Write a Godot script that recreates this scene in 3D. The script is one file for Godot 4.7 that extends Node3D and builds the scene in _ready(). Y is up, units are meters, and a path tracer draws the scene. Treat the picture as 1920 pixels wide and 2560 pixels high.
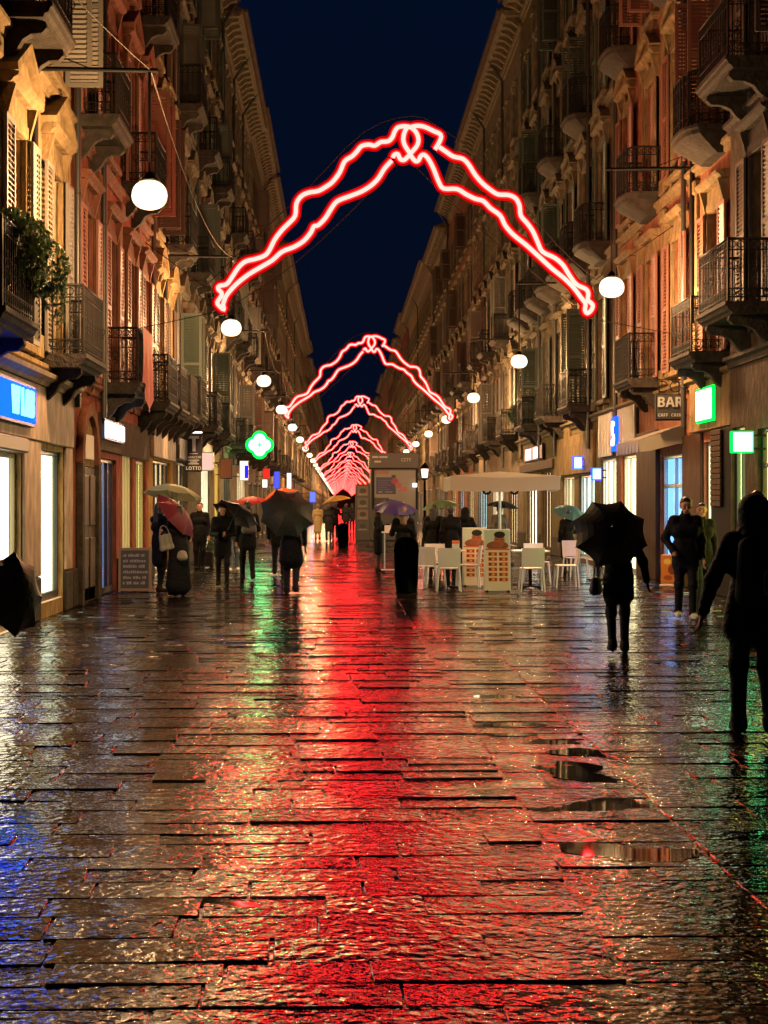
extends Node3D
# A rainy pedestrian street at night. Metres, y up. The lens looks down -z; "d" below is the distance along the street.

const LEFT_X := -4.3
const RIGHT_X := 7.0
const EYE := 1.65
const ORD := ["first", "second", "third", "fourth", "fifth", "sixth", "seventh", "eighth", "ninth", "tenth", "eleventh", "twelfth", "thirteenth", "fourteenth", "fifteenth", "sixteenth", "seventeenth", "eighteenth", "nineteenth", "twentieth", "twenty-first", "twenty-second", "twenty-third", "twenty-fourth", "twenty-fifth", "twenty-sixth", "twenty-seventh", "twenty-eighth", "twenty-ninth", "thirtieth"]

var rng := RandomNumberGenerator.new()
var taken := {}
var M := {}
var cache := {}


class MB:
	var v := PackedVector3Array()
	var n := PackedVector3Array()
	var c := PackedColorArray()
	var uv := PackedVector2Array()
	var idx := PackedInt32Array()
	var colored := false
	var col := Color.WHITE
	var textured := false
	var T := Transform3D()

	func vert(p: Vector3, nn: Vector3, u := Vector2.ZERO) -> int:
		v.append(T * p)
		n.append((T.basis * nn).normalized())
		c.append(col)
		uv.append(u)
		return v.size() - 1

	func tri(a: Vector3, b: Vector3, d: Vector3) -> void:
		# clockwise seen from the front
		var nn := (d - a).cross(b - a)
		var i := vert(a, nn)
		vert(b, nn)
		vert(d, nn)
		idx.append_array(PackedInt32Array([i, i + 1, i + 2]))

	func quad(a: Vector3, b: Vector3, d: Vector3, e: Vector3) -> void:
		var nn := (e - a).cross(b - a)
		if nn.length_squared() < 1e-16:
			nn = (d - a).cross(b - a)
		var i := vert(a, nn, Vector2(0, 0))
		vert(b, nn, Vector2(1, 0))
		vert(d, nn, Vector2(1, 1))
		vert(e, nn, Vector2(0, 1))
		idx.append_array(PackedInt32Array([i, i + 1, i + 2, i, i + 2, i + 3]))

	func box(lo: Vector3, hi: Vector3) -> void:
		var a := Vector3(lo.x, lo.y, lo.z)
		var b := Vector3(hi.x, lo.y, lo.z)
		var d := Vector3(hi.x, hi.y, lo.z)
		var e := Vector3(lo.x, hi.y, lo.z)
		var a2 := Vector3(lo.x, lo.y, hi.z)
		var b2 := Vector3(hi.x, lo.y, hi.z)
		var d2 := Vector3(hi.x, hi.y, hi.z)
		var e2 := Vector3(lo.x, hi.y, hi.z)
		quad(e2, d2, b2, a2)
		quad(d, e, a, b)
		quad(d2, d, b, b2)
		quad(e, e2, a2, a)
		quad(e, d, d2, e2)
		quad(a2, b2, b, a)

	func cbox(lo: Vector3, hi: Vector3, ch: float) -> void:
		# a box with its twelve edges chamfered
		ch = minf(ch, 0.45 * minf(hi.x - lo.x, minf(hi.y - lo.y, hi.z - lo.z)))
		var mid := (lo + hi) / 2
		var h := (hi - lo) / 2
		var P := func(sx: float, sy: float, sz: float, ax: int) -> Vector3:
			var p := Vector3(sx * (h.x - ch), sy * (h.y - ch), sz * (h.z - ch))
			p[ax] = [sx * h.x, sy * h.y, sz * h.z][ax]
			return mid + p
		for ax in 3:
			for s in [-1.0, 1.0]:
				var q := []
				for k in [[-1, -1], [-1, 1], [1, 1], [1, -1]]:
					var sg := [0.0, 0.0, 0.0]
					sg[ax] = s
					sg[(ax + 1) % 3] = k[0]
					sg[(ax + 2) % 3] = k[1]
					q.append(P.call(sg[0], sg[1], sg[2], ax))
				if s > 0:
					quad(q[0], q[1], q[2], q[3])
				else:
					quad(q[3], q[2], q[1], q[0])
		for ax in 3:
			var b1 := (ax + 1) % 3
			var b2 := (ax + 2) % 3
			for s1 in [-1.0, 1.0]:
				for s2 in [-1.0, 1.0]:
					var sA := [0.0, 0.0, 0.0]
					var sB := [0.0, 0.0, 0.0]
					sA[ax] = -1.0
					sB[ax] = 1.0
					sA[b1] = s1
					sB[b1] = s1
					sA[b2] = s2
					sB[b2] = s2
					var p0: Vector3 = P.call(sA[0], sA[1], sA[2], b1)
					var p1: Vector3 = P.call(sB[0], sB[1], sB[2], b1)
					var p2: Vector3 = P.call(sB[0], sB[1], sB[2], b2)
					var p3: Vector3 = P.call(sA[0], sA[1], sA[2], b2)
					if s1 * s2 > 0:
						quad(p3, p2, p1, p0)
					else:
						quad(p0, p1, p2, p3)
		for sx in [-1.0, 1.0]:
			for sy in [-1.0, 1.0]:
				for sz in [-1.0, 1.0]:
					var a: Vector3 = P.call(sx, sy, sz, 0)
					var b: Vector3 = P.call(sx, sy, sz, 1)
					var d: Vector3 = P.call(sx, sy, sz, 2)
					if sx * sy * sz > 0:
						tri(d, b, a)
					else:
						tri(a, b, d)

	func ext(poly: PackedVector2Array, z0: float, z1: float) -> void:
		# a closed outline in x and y drawn out along z
		var m := poly.size()
		var p := poly
		if not Geometry2D.is_polygon_clockwise(p):
			p = p.duplicate()
			p.reverse()
		for i in m:
			var a := p[i]
			var b := p[(i + 1) % m]
			quad(Vector3(a.x, a.y, z1), Vector3(b.x, b.y, z1), Vector3(b.x, b.y, z0), Vector3(a.x, a.y, z0))
		var t := Geometry2D.triangulate_polygon(p)
		for i in range(0, t.size(), 3):
			var a := p[t[i]]
			var b := p[t[i + 1]]
			var d := p[t[i + 2]]
			if (b - a).cross(d - a) > 0:
				var s := b
				b = d
				d = s
			tri(Vector3(a.x, a.y, z1), Vector3(b.x, b.y, z1), Vector3(d.x, d.y, z1))
			tri(Vector3(d.x, d.y, z0), Vector3(b.x, b.y, z0), Vector3(a.x, a.y, z0))

	func tube(pts: PackedVector3Array, r: float, sides := 6, r_end := -1.0, closed := false) -> void:
		var m := pts.size()
		var up := Vector3.UP
		var rows := []
		for i in m:
			var a := pts[(i - 1 + m) % m] if closed else pts[maxi(i - 1, 0)]
			var b := pts[(i + 1) % m] if closed else pts[mini(i + 1, m - 1)]
			var t := (b - a).normalized()
			if absf(t.dot(up)) > 0.95:
				up = Vector3.RIGHT if absf(t.x) < 0.9 else Vector3.FORWARD
			var s := t.cross(up).normalized()
			up = s.cross(t).normalized()
			var rr := r if r_end < 0 else lerpf(r, r_end, float(i) / (m - 1))
			var row := []
			for k in sides:
				var an := TAU * k / sides
				var o := s * cos(an) + up * sin(an)
				row.append(vert(pts[i] + o * rr, o))
			rows.append(row)
		for i in (m if closed else m - 1):
			for k in sides:
				var a: int = rows[i][k]
				var b: int = rows[i][(k + 1) % sides]
				var d: int = rows[(i + 1) % m][(k + 1) % sides]
				var e: int = rows[(i + 1) % m][k]
				idx.append_array(PackedInt32Array([a, b, d, a, d, e]))
		if not closed:
			for e in [0, m - 1]:
				var t := (pts[1] - pts[0]) if e == 0 else (pts[m - 1] - pts[m - 2])
				t = -t.normalized() if e == 0 else t.normalized()
				var ci := vert(pts[e], t)
				for k in sides:
					var a := vert(v_at(rows[e][k]), t)
					var b := vert(v_at(rows[e][(k + 1) % sides]), t)
					idx.append_array(PackedInt32Array([ci, b, a] if e == 0 else [ci, a, b]))

	func v_at(i: int) -> Vector3:
		return T.affine_inverse() * v[i]

	func lathe(prof: PackedVector2Array, segs := 16, around := Transform3D()) -> void:
		# (radius, height) outline from the bottom up, turned about y
		var rows := []
		for i in prof.size():
			var a := prof[maxi(i - 1, 0)]
			var b := prof[mini(i + 1, prof.size() - 1)]
			var t := (b - a).normalized()
			var row := []
			for k in segs + 1:
				var an := TAU * k / segs
				row.append(vert(around * Vector3(prof[i].x * cos(an), prof[i].y, prof[i].x * sin(an)), around.basis * Vector3(t.y * cos(an), -t.x, t.y * sin(an)), Vector2(float(k) / segs, float(i) / prof.size())))
			rows.append(row)
		for i in prof.size() - 1:
			for k in segs:
				idx.append_array(PackedInt32Array([rows[i][k], rows[i + 1][k], rows[i + 1][k + 1], rows[i][k], rows[i + 1][k + 1], rows[i][k + 1]]))

	func ring(mid: Vector3, axis_a: Vector3, axis_b: Vector3, R: float, r: float, segs := 10, from := 0.0, to := TAU) -> void:
		var p := PackedVector3Array()
		for i in segs + 1:
			var an := lerpf(from, to, float(i) / segs)
			p.append(mid + axis_a * cos(an) * R + axis_b * sin(an) * R)
		tube(p, r, 4)

	func add(o: MB, t: Transform3D) -> void:
		var s := v.size()
		for i in o.v.size():
			v.append(T * (t * o.v[i]))
			n.append((T.basis * (t.basis * o.n[i])).normalized())
			c.append(o.c[i])
			uv.append(o.uv[i])
		for i in o.idx:
			idx.append(i + s)

	func mesh() -> ArrayMesh:
		var m := ArrayMesh.new()
		var a := []
		a.resize(Mesh.ARRAY_MAX)
		a[Mesh.ARRAY_VERTEX] = v
		a[Mesh.ARRAY_NORMAL] = n
		if colored:
			a[Mesh.ARRAY_COLOR] = c
		if textured:
			a[Mesh.ARRAY_TEX_UV] = uv
		a[Mesh.ARRAY_INDEX] = idx
		m.add_surface_from_arrays(Mesh.PRIMITIVE_TRIANGLES, a)
		return m


func numbered(called: String) -> String:
	if not taken.has(called):
		taken[called] = 0
		return called
	taken[called] += 1
	return "%s_%03d" % [called, taken[called]]


func tag(o: Node3D, label: String, category: String, group := "", kind := "") -> Node3D:
	if label:
		o.set_meta("label", label)
	if category:
		o.set_meta("category", category)
	if group:
		o.set_meta("group", group)
	if kind:
		o.set_meta("kind", kind)
	return o


func thing(called: String, label: String, category: String, at := Vector3.ZERO, turn := 0.0, group := "") -> Node3D:
	var o := Node3D.new()
	o.name = numbered(called)
	add_child(o)
	o.position = at
	o.rotation.y = turn
	tag(o, label, category, group)
	return o


func part(called: String, m: Mesh, mat: Material, parent: Node3D, at := Vector3.ZERO, turn := 0.0) -> MeshInstance3D:
	var o := MeshInstance3D.new()
	o.name = called
	o.mesh = m
	o.material_override = mat
	parent.add_child(o, true)
	o.position = at
	o.rotation.y = turn
	return o


func single(called: String, m: Mesh, mat: Material, label: String, category: String, at := Vector3.ZERO, turn := 0.0, group := "") -> MeshInstance3D:
	var o := MeshInstance3D.new()
	o.name = numbered(called)
	o.mesh = m
	o.material_override = mat
	add_child(o)
	o.position = at
	o.rotation.y = turn
	tag(o, label, category, group)
	return o


func omni(parent: Node3D, at: Vector3, color: Color, energy: float, size: float, reach := 40.0) -> void:
	var l := OmniLight3D.new()
	l.name = "lamp_light"
	l.light_color = color
	l.light_energy = energy
	l.light_size = size
	l.omni_range = reach
	l.omni_attenuation = 2.0
	l.shadow_enabled = true
	parent.add_child(l, true)
	l.position = at


func area(parent: Node3D, t: Transform3D, color: Color, energy: float, size: Vector2) -> void:
	var l := AreaLight3D.new()
	l.name = "panel_light"
	l.light_color = color
	l.light_energy = energy
	l.area_size = size
	l.shadow_enabled = true
	parent.add_child(l, true)
	l.transform = t


func lin(r: float, g: float, b: float) -> Color:
	return Color(r, g, b).linear_to_srgb()


func noise_tex(freq: float, octaves: int, size: int, as_normal: bool, bump := 4.0, gain := 0.5, kind := FastNoiseLite.TYPE_SIMPLEX_SMOOTH, lo := 0.0, hi := 1.0, sd := 1) -> NoiseTexture2D:
	var f := FastNoiseLite.new()
	f.noise_type = kind
	f.frequency = freq
	f.fractal_octaves = octaves
	f.fractal_gain = gain
	f.seed = sd
	var t := NoiseTexture2D.new()
	t.width = size
	t.height = size
	t.seamless = true
	t.generate_mipmaps = false
	t.as_normal_map = as_normal
	t.bump_strength = bump
	t.noise = f
	if not as_normal:
		var g := Gradient.new()
		g.set_color(0, Color(lo, lo, lo))
		g.set_color(1, Color(hi, hi, hi))
		t.color_ramp = g
	return t


func mat(color: Color, rough := 0.8, metal := 0.0) -> StandardMaterial3D:
	var m := StandardMaterial3D.new()
	m.albedo_color = color
	m.roughness = rough
	m.metallic = metal
	return m


func surface_mat(color: Color, rough: float, tex: Texture2D, scale: Vector3, bump: Texture2D = null, bump_scale := 1.0) -> StandardMaterial3D:
	var m := mat(color, rough)
	m.metallic_specular = 0.22
	m.albedo_texture = tex
	m.uv1_triplanar = true
	m.uv1_world_triplanar = true
	m.uv1_scale = scale
	if bump:
		m.normal_enabled = true
		m.normal_texture = bump
		m.normal_scale = bump_scale
	return m


func glow(color: Color, energy: float, base := Color(0.12, 0.12, 0.12)) -> StandardMaterial3D:
	var m := mat(base, 0.9)
	m.metallic_specular = 0.0
	m.emission_enabled = true
	m.emission = color
	m.emission_energy_multiplier = energy
	return m


func pane_mat(color: Color, alpha: float) -> StandardMaterial3D:
	var m := mat(Color(color, alpha), 0.06)
	m.transparency = BaseMaterial3D.TRANSPARENCY_ALPHA
	return m


func X_of(side: int) -> float:
	return LEFT_X if side < 0 else RIGHT_X


func spot_at(px: float, py: float, d: float) -> Vector3:
	# a point at distance d along the street, given in units of the photograph's width of 1920
	return Vector3((px - 850.0) / 4200.0 * d, EYE + (1262.0 - py) / 4200.0 * d, -d)


func make_materials() -> void:
	var grime := noise_tex(0.008, 5, 512, false, 4.0, 0.55, FastNoiseLite.TYPE_SIMPLEX_SMOOTH, 0.62, 1.0, 3)
	var blotch := noise_tex(0.02, 5, 512, false, 4.0, 0.6, FastNoiseLite.TYPE_SIMPLEX_SMOOTH, 0.62, 1.0, 8)
	var fine_n := noise_tex(0.03, 5, 512, true, 6.0, 0.6, FastNoiseLite.TYPE_SIMPLEX_SMOOTH, 0, 1, 5)
	M.grime = grime
	# plaster: weathered in streaks that run down the wall
	var streak := Vector3(0.4, 0.16, 0.4)
	M.cream = surface_mat(lin(0.410, 0.279, 0.123), 0.9, blotch, streak, fine_n, 0.5)
	M.rose = surface_mat(lin(0.312, 0.086, 0.053), 0.9, blotch, streak, fine_n, 0.5)
	M.ochre = surface_mat(lin(0.377, 0.213, 0.045), 0.9, blotch, streak, fine_n, 0.5)
	M.dun = surface_mat(lin(0.156, 0.119, 0.067), 0.9, blotch, streak, fine_n, 0.5)
	M.pale = surface_mat(lin(0.246, 0.193, 0.135), 0.9, blotch, streak, fine_n, 0.5)
	M.salmon = surface_mat(lin(0.344, 0.139, 0.078), 0.9, blotch, streak, fine_n, 0.5)
	M.olive = surface_mat(lin(0.164, 0.125, 0.061), 0.9, blotch, streak, fine_n, 0.5)
	M.umber = surface_mat(lin(0.098, 0.066, 0.043), 0.9, blotch, streak, fine_n, 0.5)
	M.stone = surface_mat(lin(0.205, 0.164, 0.111), 0.85, grime, Vector3(0.7, 0.4, 0.7), fine_n, 0.8)
	M.stone_dark = surface_mat(lin(0.061, 0.051, 0.041), 0.8, grime, Vector3(0.7, 0.7, 0.7), fine_n, 0.8)
	M.stone_warm = surface_mat(lin(0.295, 0.205, 0.102), 0.85, grime, Vector3(0.7, 0.3, 0.7), fine_n, 0.8)
	M.stone_rose = surface_mat(lin(0.262, 0.107, 0.066), 0.85, grime, Vector3(0.7, 0.3, 0.7), fine_n, 0.8)
	M.shop_front = surface_mat(lin(0.44, 0.33, 0.25), 0.6, grime, Vector3(0.6, 0.3, 0.6))
	M.brown_front = surface_mat(lin(0.075, 0.038, 0.022), 0.7, grime, Vector3(0.9, 0.2, 0.9))
	M.roof = surface_mat(lin(0.10, 0.06, 0.045), 0.9, grime, Vector3(0.5, 0.5, 0.5))
	M.iron = mat(lin(0.010, 0.009, 0.008), 0.7)
	M.iron.metallic_specular = 0.25
	M.iron_grey = mat(lin(0.06, 0.06, 0.06), 0.4, 0.6)
	M.steel = mat(lin(0.45, 0.45, 0.45), 0.3, 0.9)
	M.sash = mat(lin(0.20, 0.16, 0.11), 0.6)
	M.shutter_brown = mat(lin(0.05, 0.03, 0.02), 0.7)
	M.shutter_grey = mat(lin(0.13, 0.12, 0.10), 0.6)
	M.shutter_rose = mat(lin(0.20, 0.075, 0.05), 0.6)
	M.shutter_green = mat(lin(0.035, 0.05, 0.035), 0.6)
	M.glass = pane_mat(lin(0.02, 0.022, 0.025), 0.55)
	M.shop_glass = pane_mat(lin(0.6, 0.65, 0.65), 0.05)
	M.curtain = mat(lin(0.55, 0.5, 0.42), 0.9)
	M.frame_dark = mat(lin(0.02, 0.018, 0.016), 0.35)
	M.frame_olive = mat(lin(0.22, 0.19, 0.10), 0.45)
	M.frame_alu = mat(lin(0.4, 0.4, 0.38), 0.35, 0.8)
	M.floor_in = mat(lin(0.4, 0.36, 0.3), 0.35)
	M.wall_in = mat(lin(0.7, 0.68, 0.6), 0.8)
	M.black = mat(lin(0.010, 0.010, 0.010), 0.7)
	M.black.metallic_specular = 0.15
	M.white_plastic = mat(lin(0.62, 0.60, 0.60), 0.35)
	M.person = mat(Color.WHITE, 0.75)
	M.person.metallic_specular = 0.25
	M.person.vertex_color_use_as_albedo = true
	M.tinted = mat(Color.WHITE, 0.6)
	M.tinted.vertex_color_use_as_albedo = true
	M.hair_black = mat(lin(0.012, 0.010, 0.009), 0.45)
	M.hair_brown = mat(lin(0.06, 0.035, 0.02), 0.5)
	M.hair_fair = mat(lin(0.16, 0.09, 0.045), 0.5)
	M.leaf = mat(lin(0.02, 0.035, 0.015), 0.5)
	M.leaf.backlight_enabled = true
	M.leaf.backlight = lin(0.04, 0.07, 0.02)
	M.canvas = mat(lin(0.27, 0.23, 0.18), 0.85)
	M.canvas.backlight_enabled = true
	M.canvas.backlight = lin(0.25, 0.22, 0.18)
	# wet stone: dark, glossy, with the relief of split stone
	var cleft := noise_tex(0.055, 6, 1024, true, 8.0, 0.74, FastNoiseLite.TYPE_SIMPLEX_SMOOTH, 0, 1, 21)
	var wet := noise_tex(0.006, 5, 512, false, 4.0, 0.6, FastNoiseLite.TYPE_SIMPLEX_SMOOTH, 0.03, 0.11, 12)
	var tone := noise_tex(0.01, 5, 512, false, 4.0, 0.6, FastNoiseLite.TYPE_SIMPLEX_SMOOTH, 0.55, 1.0, 13)
	var swell := noise_tex(0.045, 3, 512, false, 4.0, 0.5, FastNoiseLite.TYPE_SIMPLEX_SMOOTH, 0.0, 1.0, 31)
	var slabs := []
	for k in 4:
		var t: float = [0.75, 1.0, 1.3, 0.7][k]
		var m := surface_mat(lin(0.016 * t, 0.0145 * t, 0.013 * t), 1.0, tone, Vector3(0.45, 0.45, 0.45), cleft, [0.035, 0.06, 0.085, 0.05][k])
		m.roughness_texture = wet
		m.roughness = [0.8, 1.0, 1.0, 0.9][k]
		m.metallic_specular = 0.7
		m.heightmap_enabled = true
		m.heightmap_texture = swell
		m.heightmap_scale = [0.36, 0.62, 0.95, 0.55][k]
		slabs.append(m)
	M.slabs = slabs
	M.joint = surface_mat(lin(0.006, 0.005, 0.004), 0.9, tone, Vector3(0.6, 0.6, 0.6), cleft, 0.5)
	M.joint.metallic_specular = 0.1
	M.water = mat(lin(0.006, 0.006, 0.006), 0.03)
	M.water.metallic_specular = 0.5
	# lamps, neon, and the glow painted round the neon
	M.lamp_glow = glow(Color(1.0, 0.88, 0.72), 2.0)
	M.neon = glow(Color(1.0, 0.175, 0.16), 28.0)
	M.neon_halo_dim = glow(Color(1.0, 0.0, 0.03), 0.42, Color(0.3, 0.01, 0.01))  # dim red of the bloom painted round the tubes, outer layer
	M.neon_halo_bright = glow(Color(1.0, 0.12, 0.12), 3.0, Color(0.3, 0.01, 0.01))  # brighter red of that painted bloom, close to the tubes


# ---- facades. In a building's own axes x points out to the street, z runs along the wall, y is up.

func surround_mesh(w: float, h: float, style: String) -> ArrayMesh:
	var key := "surround %.2f %.2f %s" % [w, h, style]
	if cache.has(key):
		return cache[key]
	var b := MB.new()
	var j := 0.17
	for s in [-1.0, 1.0]:
		var z0: float = s * w / 2
		var z1: float = s * (w / 2 + j)
		b.cbox(Vector3(-0.03, 0.0, minf(z0, z1)), Vector3(0.075, h, maxf(z0, z1)), 0.012)
		b.cbox(Vector3(-0.03, 0.0, minf(z1, z1 - s * 0.05)), Vector3(0.11, h + 0.02, maxf(z1, z1 - s * 0.05)), 0.012)
	b.cbox(Vector3(-0.03, h, -w / 2 - j), Vector3(0.08, h + 0.19, w / 2 + j), 0.012)
	if style != "door":
		b.cbox(Vector3(-0.12, -0.13, -w / 2 - j - 0.06), Vector3(0.17, -0.002, w / 2 + j + 0.06), 0.02)
		for s in [-1.0, 1.0]:
			b.cbox(Vector3(-0.02, -0.34, s * w * 0.42 - 0.07), Vector3(0.11, -0.132, s * w * 0.42 + 0.07), 0.02)
	var top := h + 0.19
	var ww := w / 2 + j
	if style in ["tri", "seg", "flat", "door"]:
		# frieze, brackets and cornice, then a gable or an arch on it
		b.cbox(Vector3(-0.02, top + 0.002, -ww + 0.03), Vector3(0.06, top + 0.24, ww - 0.03), 0.01)
		for s in [-1.0, 1.0]:
			b.ext(PackedVector2Array([Vector2(-0.01, top - 0.25), Vector2(0.08, top - 0.22), Vector2(0.10, top - 0.1), Vector2(0.14, top + 0.05), Vector2(0.19, top + 0.238), Vector2(-0.01, top + 0.238)]), s * (ww + 0.0) - 0.055, s * (ww + 0.0) + 0.055)
		b.ext(PackedVector2Array([Vector2(-0.02, top + 0.242), Vector2(0.15, top + 0.242), Vector2(0.18, top + 0.29), Vector2(0.24, top + 0.32), Vector2(0.25, top + 0.37), Vector2(-0.02, top + 0.40)]), -ww - 0.16, ww + 0.16)
		var y := top + 0.402
		if style == "tri":
			b.T = Transform3D(Basis(Vector3(0, 0, 1), Vector3(0, 1, 0), Vector3(-1, 0, 0)), Vector3.ZERO)
			b.ext(PackedVector2Array([Vector2(-ww - 0.1, y), Vector2(ww + 0.1, y), Vector2(0, y + 0.42)]), -0.14, 0.02)
			for s in [-1.0, 1.0]:
				b.ext(PackedVector2Array([Vector2(s * (ww + 0.18), y - 0.02), Vector2(0, y + 0.44), Vector2(0, y + 0.56), Vector2(s * (ww + 0.24), y + 0.06)]), -0.25, 0.02)
			b.T = Transform3D()
		elif style == "seg":
			b.T = Transform3D(Basis(Vector3(0, 0, 1), Vector3(0, 1, 0), Vector3(-1, 0, 0)), Vector3.ZERO)
			var o := PackedVector2Array()
			var i_ := PackedVector2Array()
			for k in 11:
				var t := -1.0 + 0.2 * k
				o.append(Vector2(t * (ww + 0.2), y + 0.48 - 0.44 * t * t))
				i_.append(Vector2(t * (ww + 0.1), y + 0.34 - 0.35 * t * t))
			var tym := i_.duplicate()
			tym.append(Vector2(ww + 0.1, y - 0.02))
			tym.append(Vector2(-ww - 0.1, y - 0.02))
			b.ext(tym, -0.12, 0.02)
			i_.reverse()
			o.append_array(i_)
			b.ext(o, -0.25, 0.02)
			# the carved shell in the middle
			for k in 5:
				var an := PI * (0.2 + 0.15 * k)
				b.tube(PackedVector3Array([Vector3(0, y - 0.28, -0.1), Vector3(cos(an) * 0.2, y - 0.12 + sin(an) * 0.16, -0.2)]), 0.05, 6)
			b.T = Transform3D()
	elif style == "key":
		b.ext(PackedVector2Array([Vector2(-0.02, h - 0.06), Vector2(0.14, h - 0.03), Vector2(0.17, h + 0.22), Vector2(-0.02, h + 0.24)]), -0.11, 0.11)
		b.cbox(Vector3(-0.02, top + 0.002, -ww - 0.08), Vector3(0.15, top + 0.09, ww + 0.08), 0.02)
	cache[key] = b.mesh()
	return cache[key]


func sash_mesh(w: float, h: float) -> ArrayMesh:
	var key := "sash %.2f %.2f" % [w, h]
	if cache.has(key):
		return cache[key]
	var b := MB.new()
	var f := 0.06
	b.box(Vector3(-0.19, 0.0, -w / 2), Vector3(-0.13, h, -w / 2 + f))
	b.box(Vector3(-0.19, 0.0, w / 2 - f), Vector3(-0.13, h, w / 2))
	b.box(Vector3(-0.188, h - f, -w / 2 + f), Vector3(-0.132, h, w / 2 - f))
	b.box(Vector3(-0.188, 0.0, -w / 2 + f), Vector3(-0.132, f * 1.5, w / 2 - f))
	b.box(Vector3(-0.186, f * 1.5, -0.055), Vector3(-0.12, h - f, 0.055))
	for k in [0.33, 0.66]:
		for s in [-1.0, 1.0]:
			b.box(Vector3(-0.18, h * k - 0.02, minf(s * 0.055, s * (w / 2 - f))), Vector3(-0.14, h * k + 0.02, maxf(s * 0.055, s * (w / 2 - f))))
	cache[key] = b.mesh()
	return cache[key]


func window_pane_mesh(w: float, h: float) -> ArrayMesh:
	var key := "pane %.2f %.2f" % [w, h]
	if not cache.has(key):
		var b := MB.new()
		b.quad(Vector3(0, h, w / 2), Vector3(0, h, -w / 2), Vector3(0, 0, -w / 2), Vector3(0, 0, w / 2))
		cache[key] = b.mesh()
	return cache[key]


func shutter_mesh(w: float, h: float) -> ArrayMesh:
	# one leaf: a frame with slats, hinged at z = 0 and reaching to z = w
	var key := "shutter %.2f %.2f" % [w, h]
	if cache.has(key):
		return cache[key]
	var b := MB.new()
	var f := 0.07
	b.box(Vector3(0, 0, 0), Vector3(0.04, h, f))
	b.box(Vector3(0, 0, w - f), Vector3(0.04, h, w))
	for y in [0.0, h * 0.5 - f / 2, h - f]:
		b.box(Vector3(0.002, y, f), Vector3(0.038, y + f, w - f))
	var n_slats := int(h / 0.075)
	for k in n_slats:
		var y := 0.05 + (h - 0.1) * k / n_slats
		b.quad(Vector3(0.004, y + 0.055, w - f), Vector3(0.004, y + 0.055, f), Vector3(0.034, y, f), Vector3(0.034, y, w - f))
		b.quad(Vector3(0.034, y + 0.012, w - f), Vector3(0.034, y + 0.012, f), Vector3(0.034, y, f), Vector3(0.034, y, w - f))
	cache[key] = b.mesh()
	return cache[key]


func slab_mesh(w: float, p: float, belly: bool) -> ArrayMesh:
	var key := "slab %.2f %.2f %s" % [w, p, belly]
	if cache.has(key):
		return cache[key]
	var b := MB.new()
	if belly:
		# swelling stone balcony: rounded towards the ends
		var prof := [[0.0, p], [-0.05, p], [-0.09, p - 0.03], [-0.16, p - 0.05], [-0.22, p - 0.14], [-0.34, p * 0.55], [-0.46, p * 0.28]]
		var last := []
		for q in prof:
			var row := []
			var hw: float = w / 2 - (p - q[1]) * 0.5
			for k in 13:
				var t := -1.0 + k / 6.0
				row.append(Vector3(q[1] * (1.0 - 0.28 * t * t * t * t), q[0], t * hw))
			if last:
				for k in 12:
					b.quad(last[k + 1], last[k], row[k], row[k + 1])
				b.quad(last[0], Vector3(0, last[0].y, last[0].z), Vector3(0, row[0].y, row[0].z), row[0])
				b.quad(Vector3(0, last[12].y, last[12].z), last[12], row[12], Vector3(0, row[12].y, row[12].z))
			else:
				for k in 12:
					b.quad(Vector3(0, q[0], row[k + 1].z), Vector3(0, q[0], row[k].z), row[k], row[k + 1])
			last = row
		for k in 12:
			b.quad(last[k + 1], last[k], Vector3(0, last[k].y, last[k].z), Vector3(0, last[k + 1].y, last[k + 1].z))
	else:
		b.ext(PackedVector2Array([Vector2(-0.05, 0.0), Vector2(p, 0.0), Vector2(p, -0.06), Vector2(p - 0.03, -0.08), Vector2(p - 0.05, -0.13), Vector2(p - 0.10, -0.16), Vector2(p - 0.12, -0.2), Vector2(-0.05, -0.2)]), -w / 2, w / 2)
	cache[key] = b.mesh()
	return cache[key]


func bracket_mesh(p: float) -> ArrayMesh:
	var key := "bracket %.2f" % p
	if not cache.has(key):
		var b := MB.new()
		b.ext(PackedVector2Array([Vector2(-0.04, 0.0), Vector2(p, 0.0), Vector2(p + 0.01, -0.07), Vector2(p - 0.06, -0.14), Vector2(p * 0.66, -0.15), Vector2(p * 0.46, -0.22), Vector2(p * 0.34, -0.34), Vector2(p * 0.2, -0.42), Vector2(0.06, -0.46), Vector2(-0.04, -0.45)]), -0.075, 0.075)
		cache[key] = b.mesh()
	return cache[key]


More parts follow.
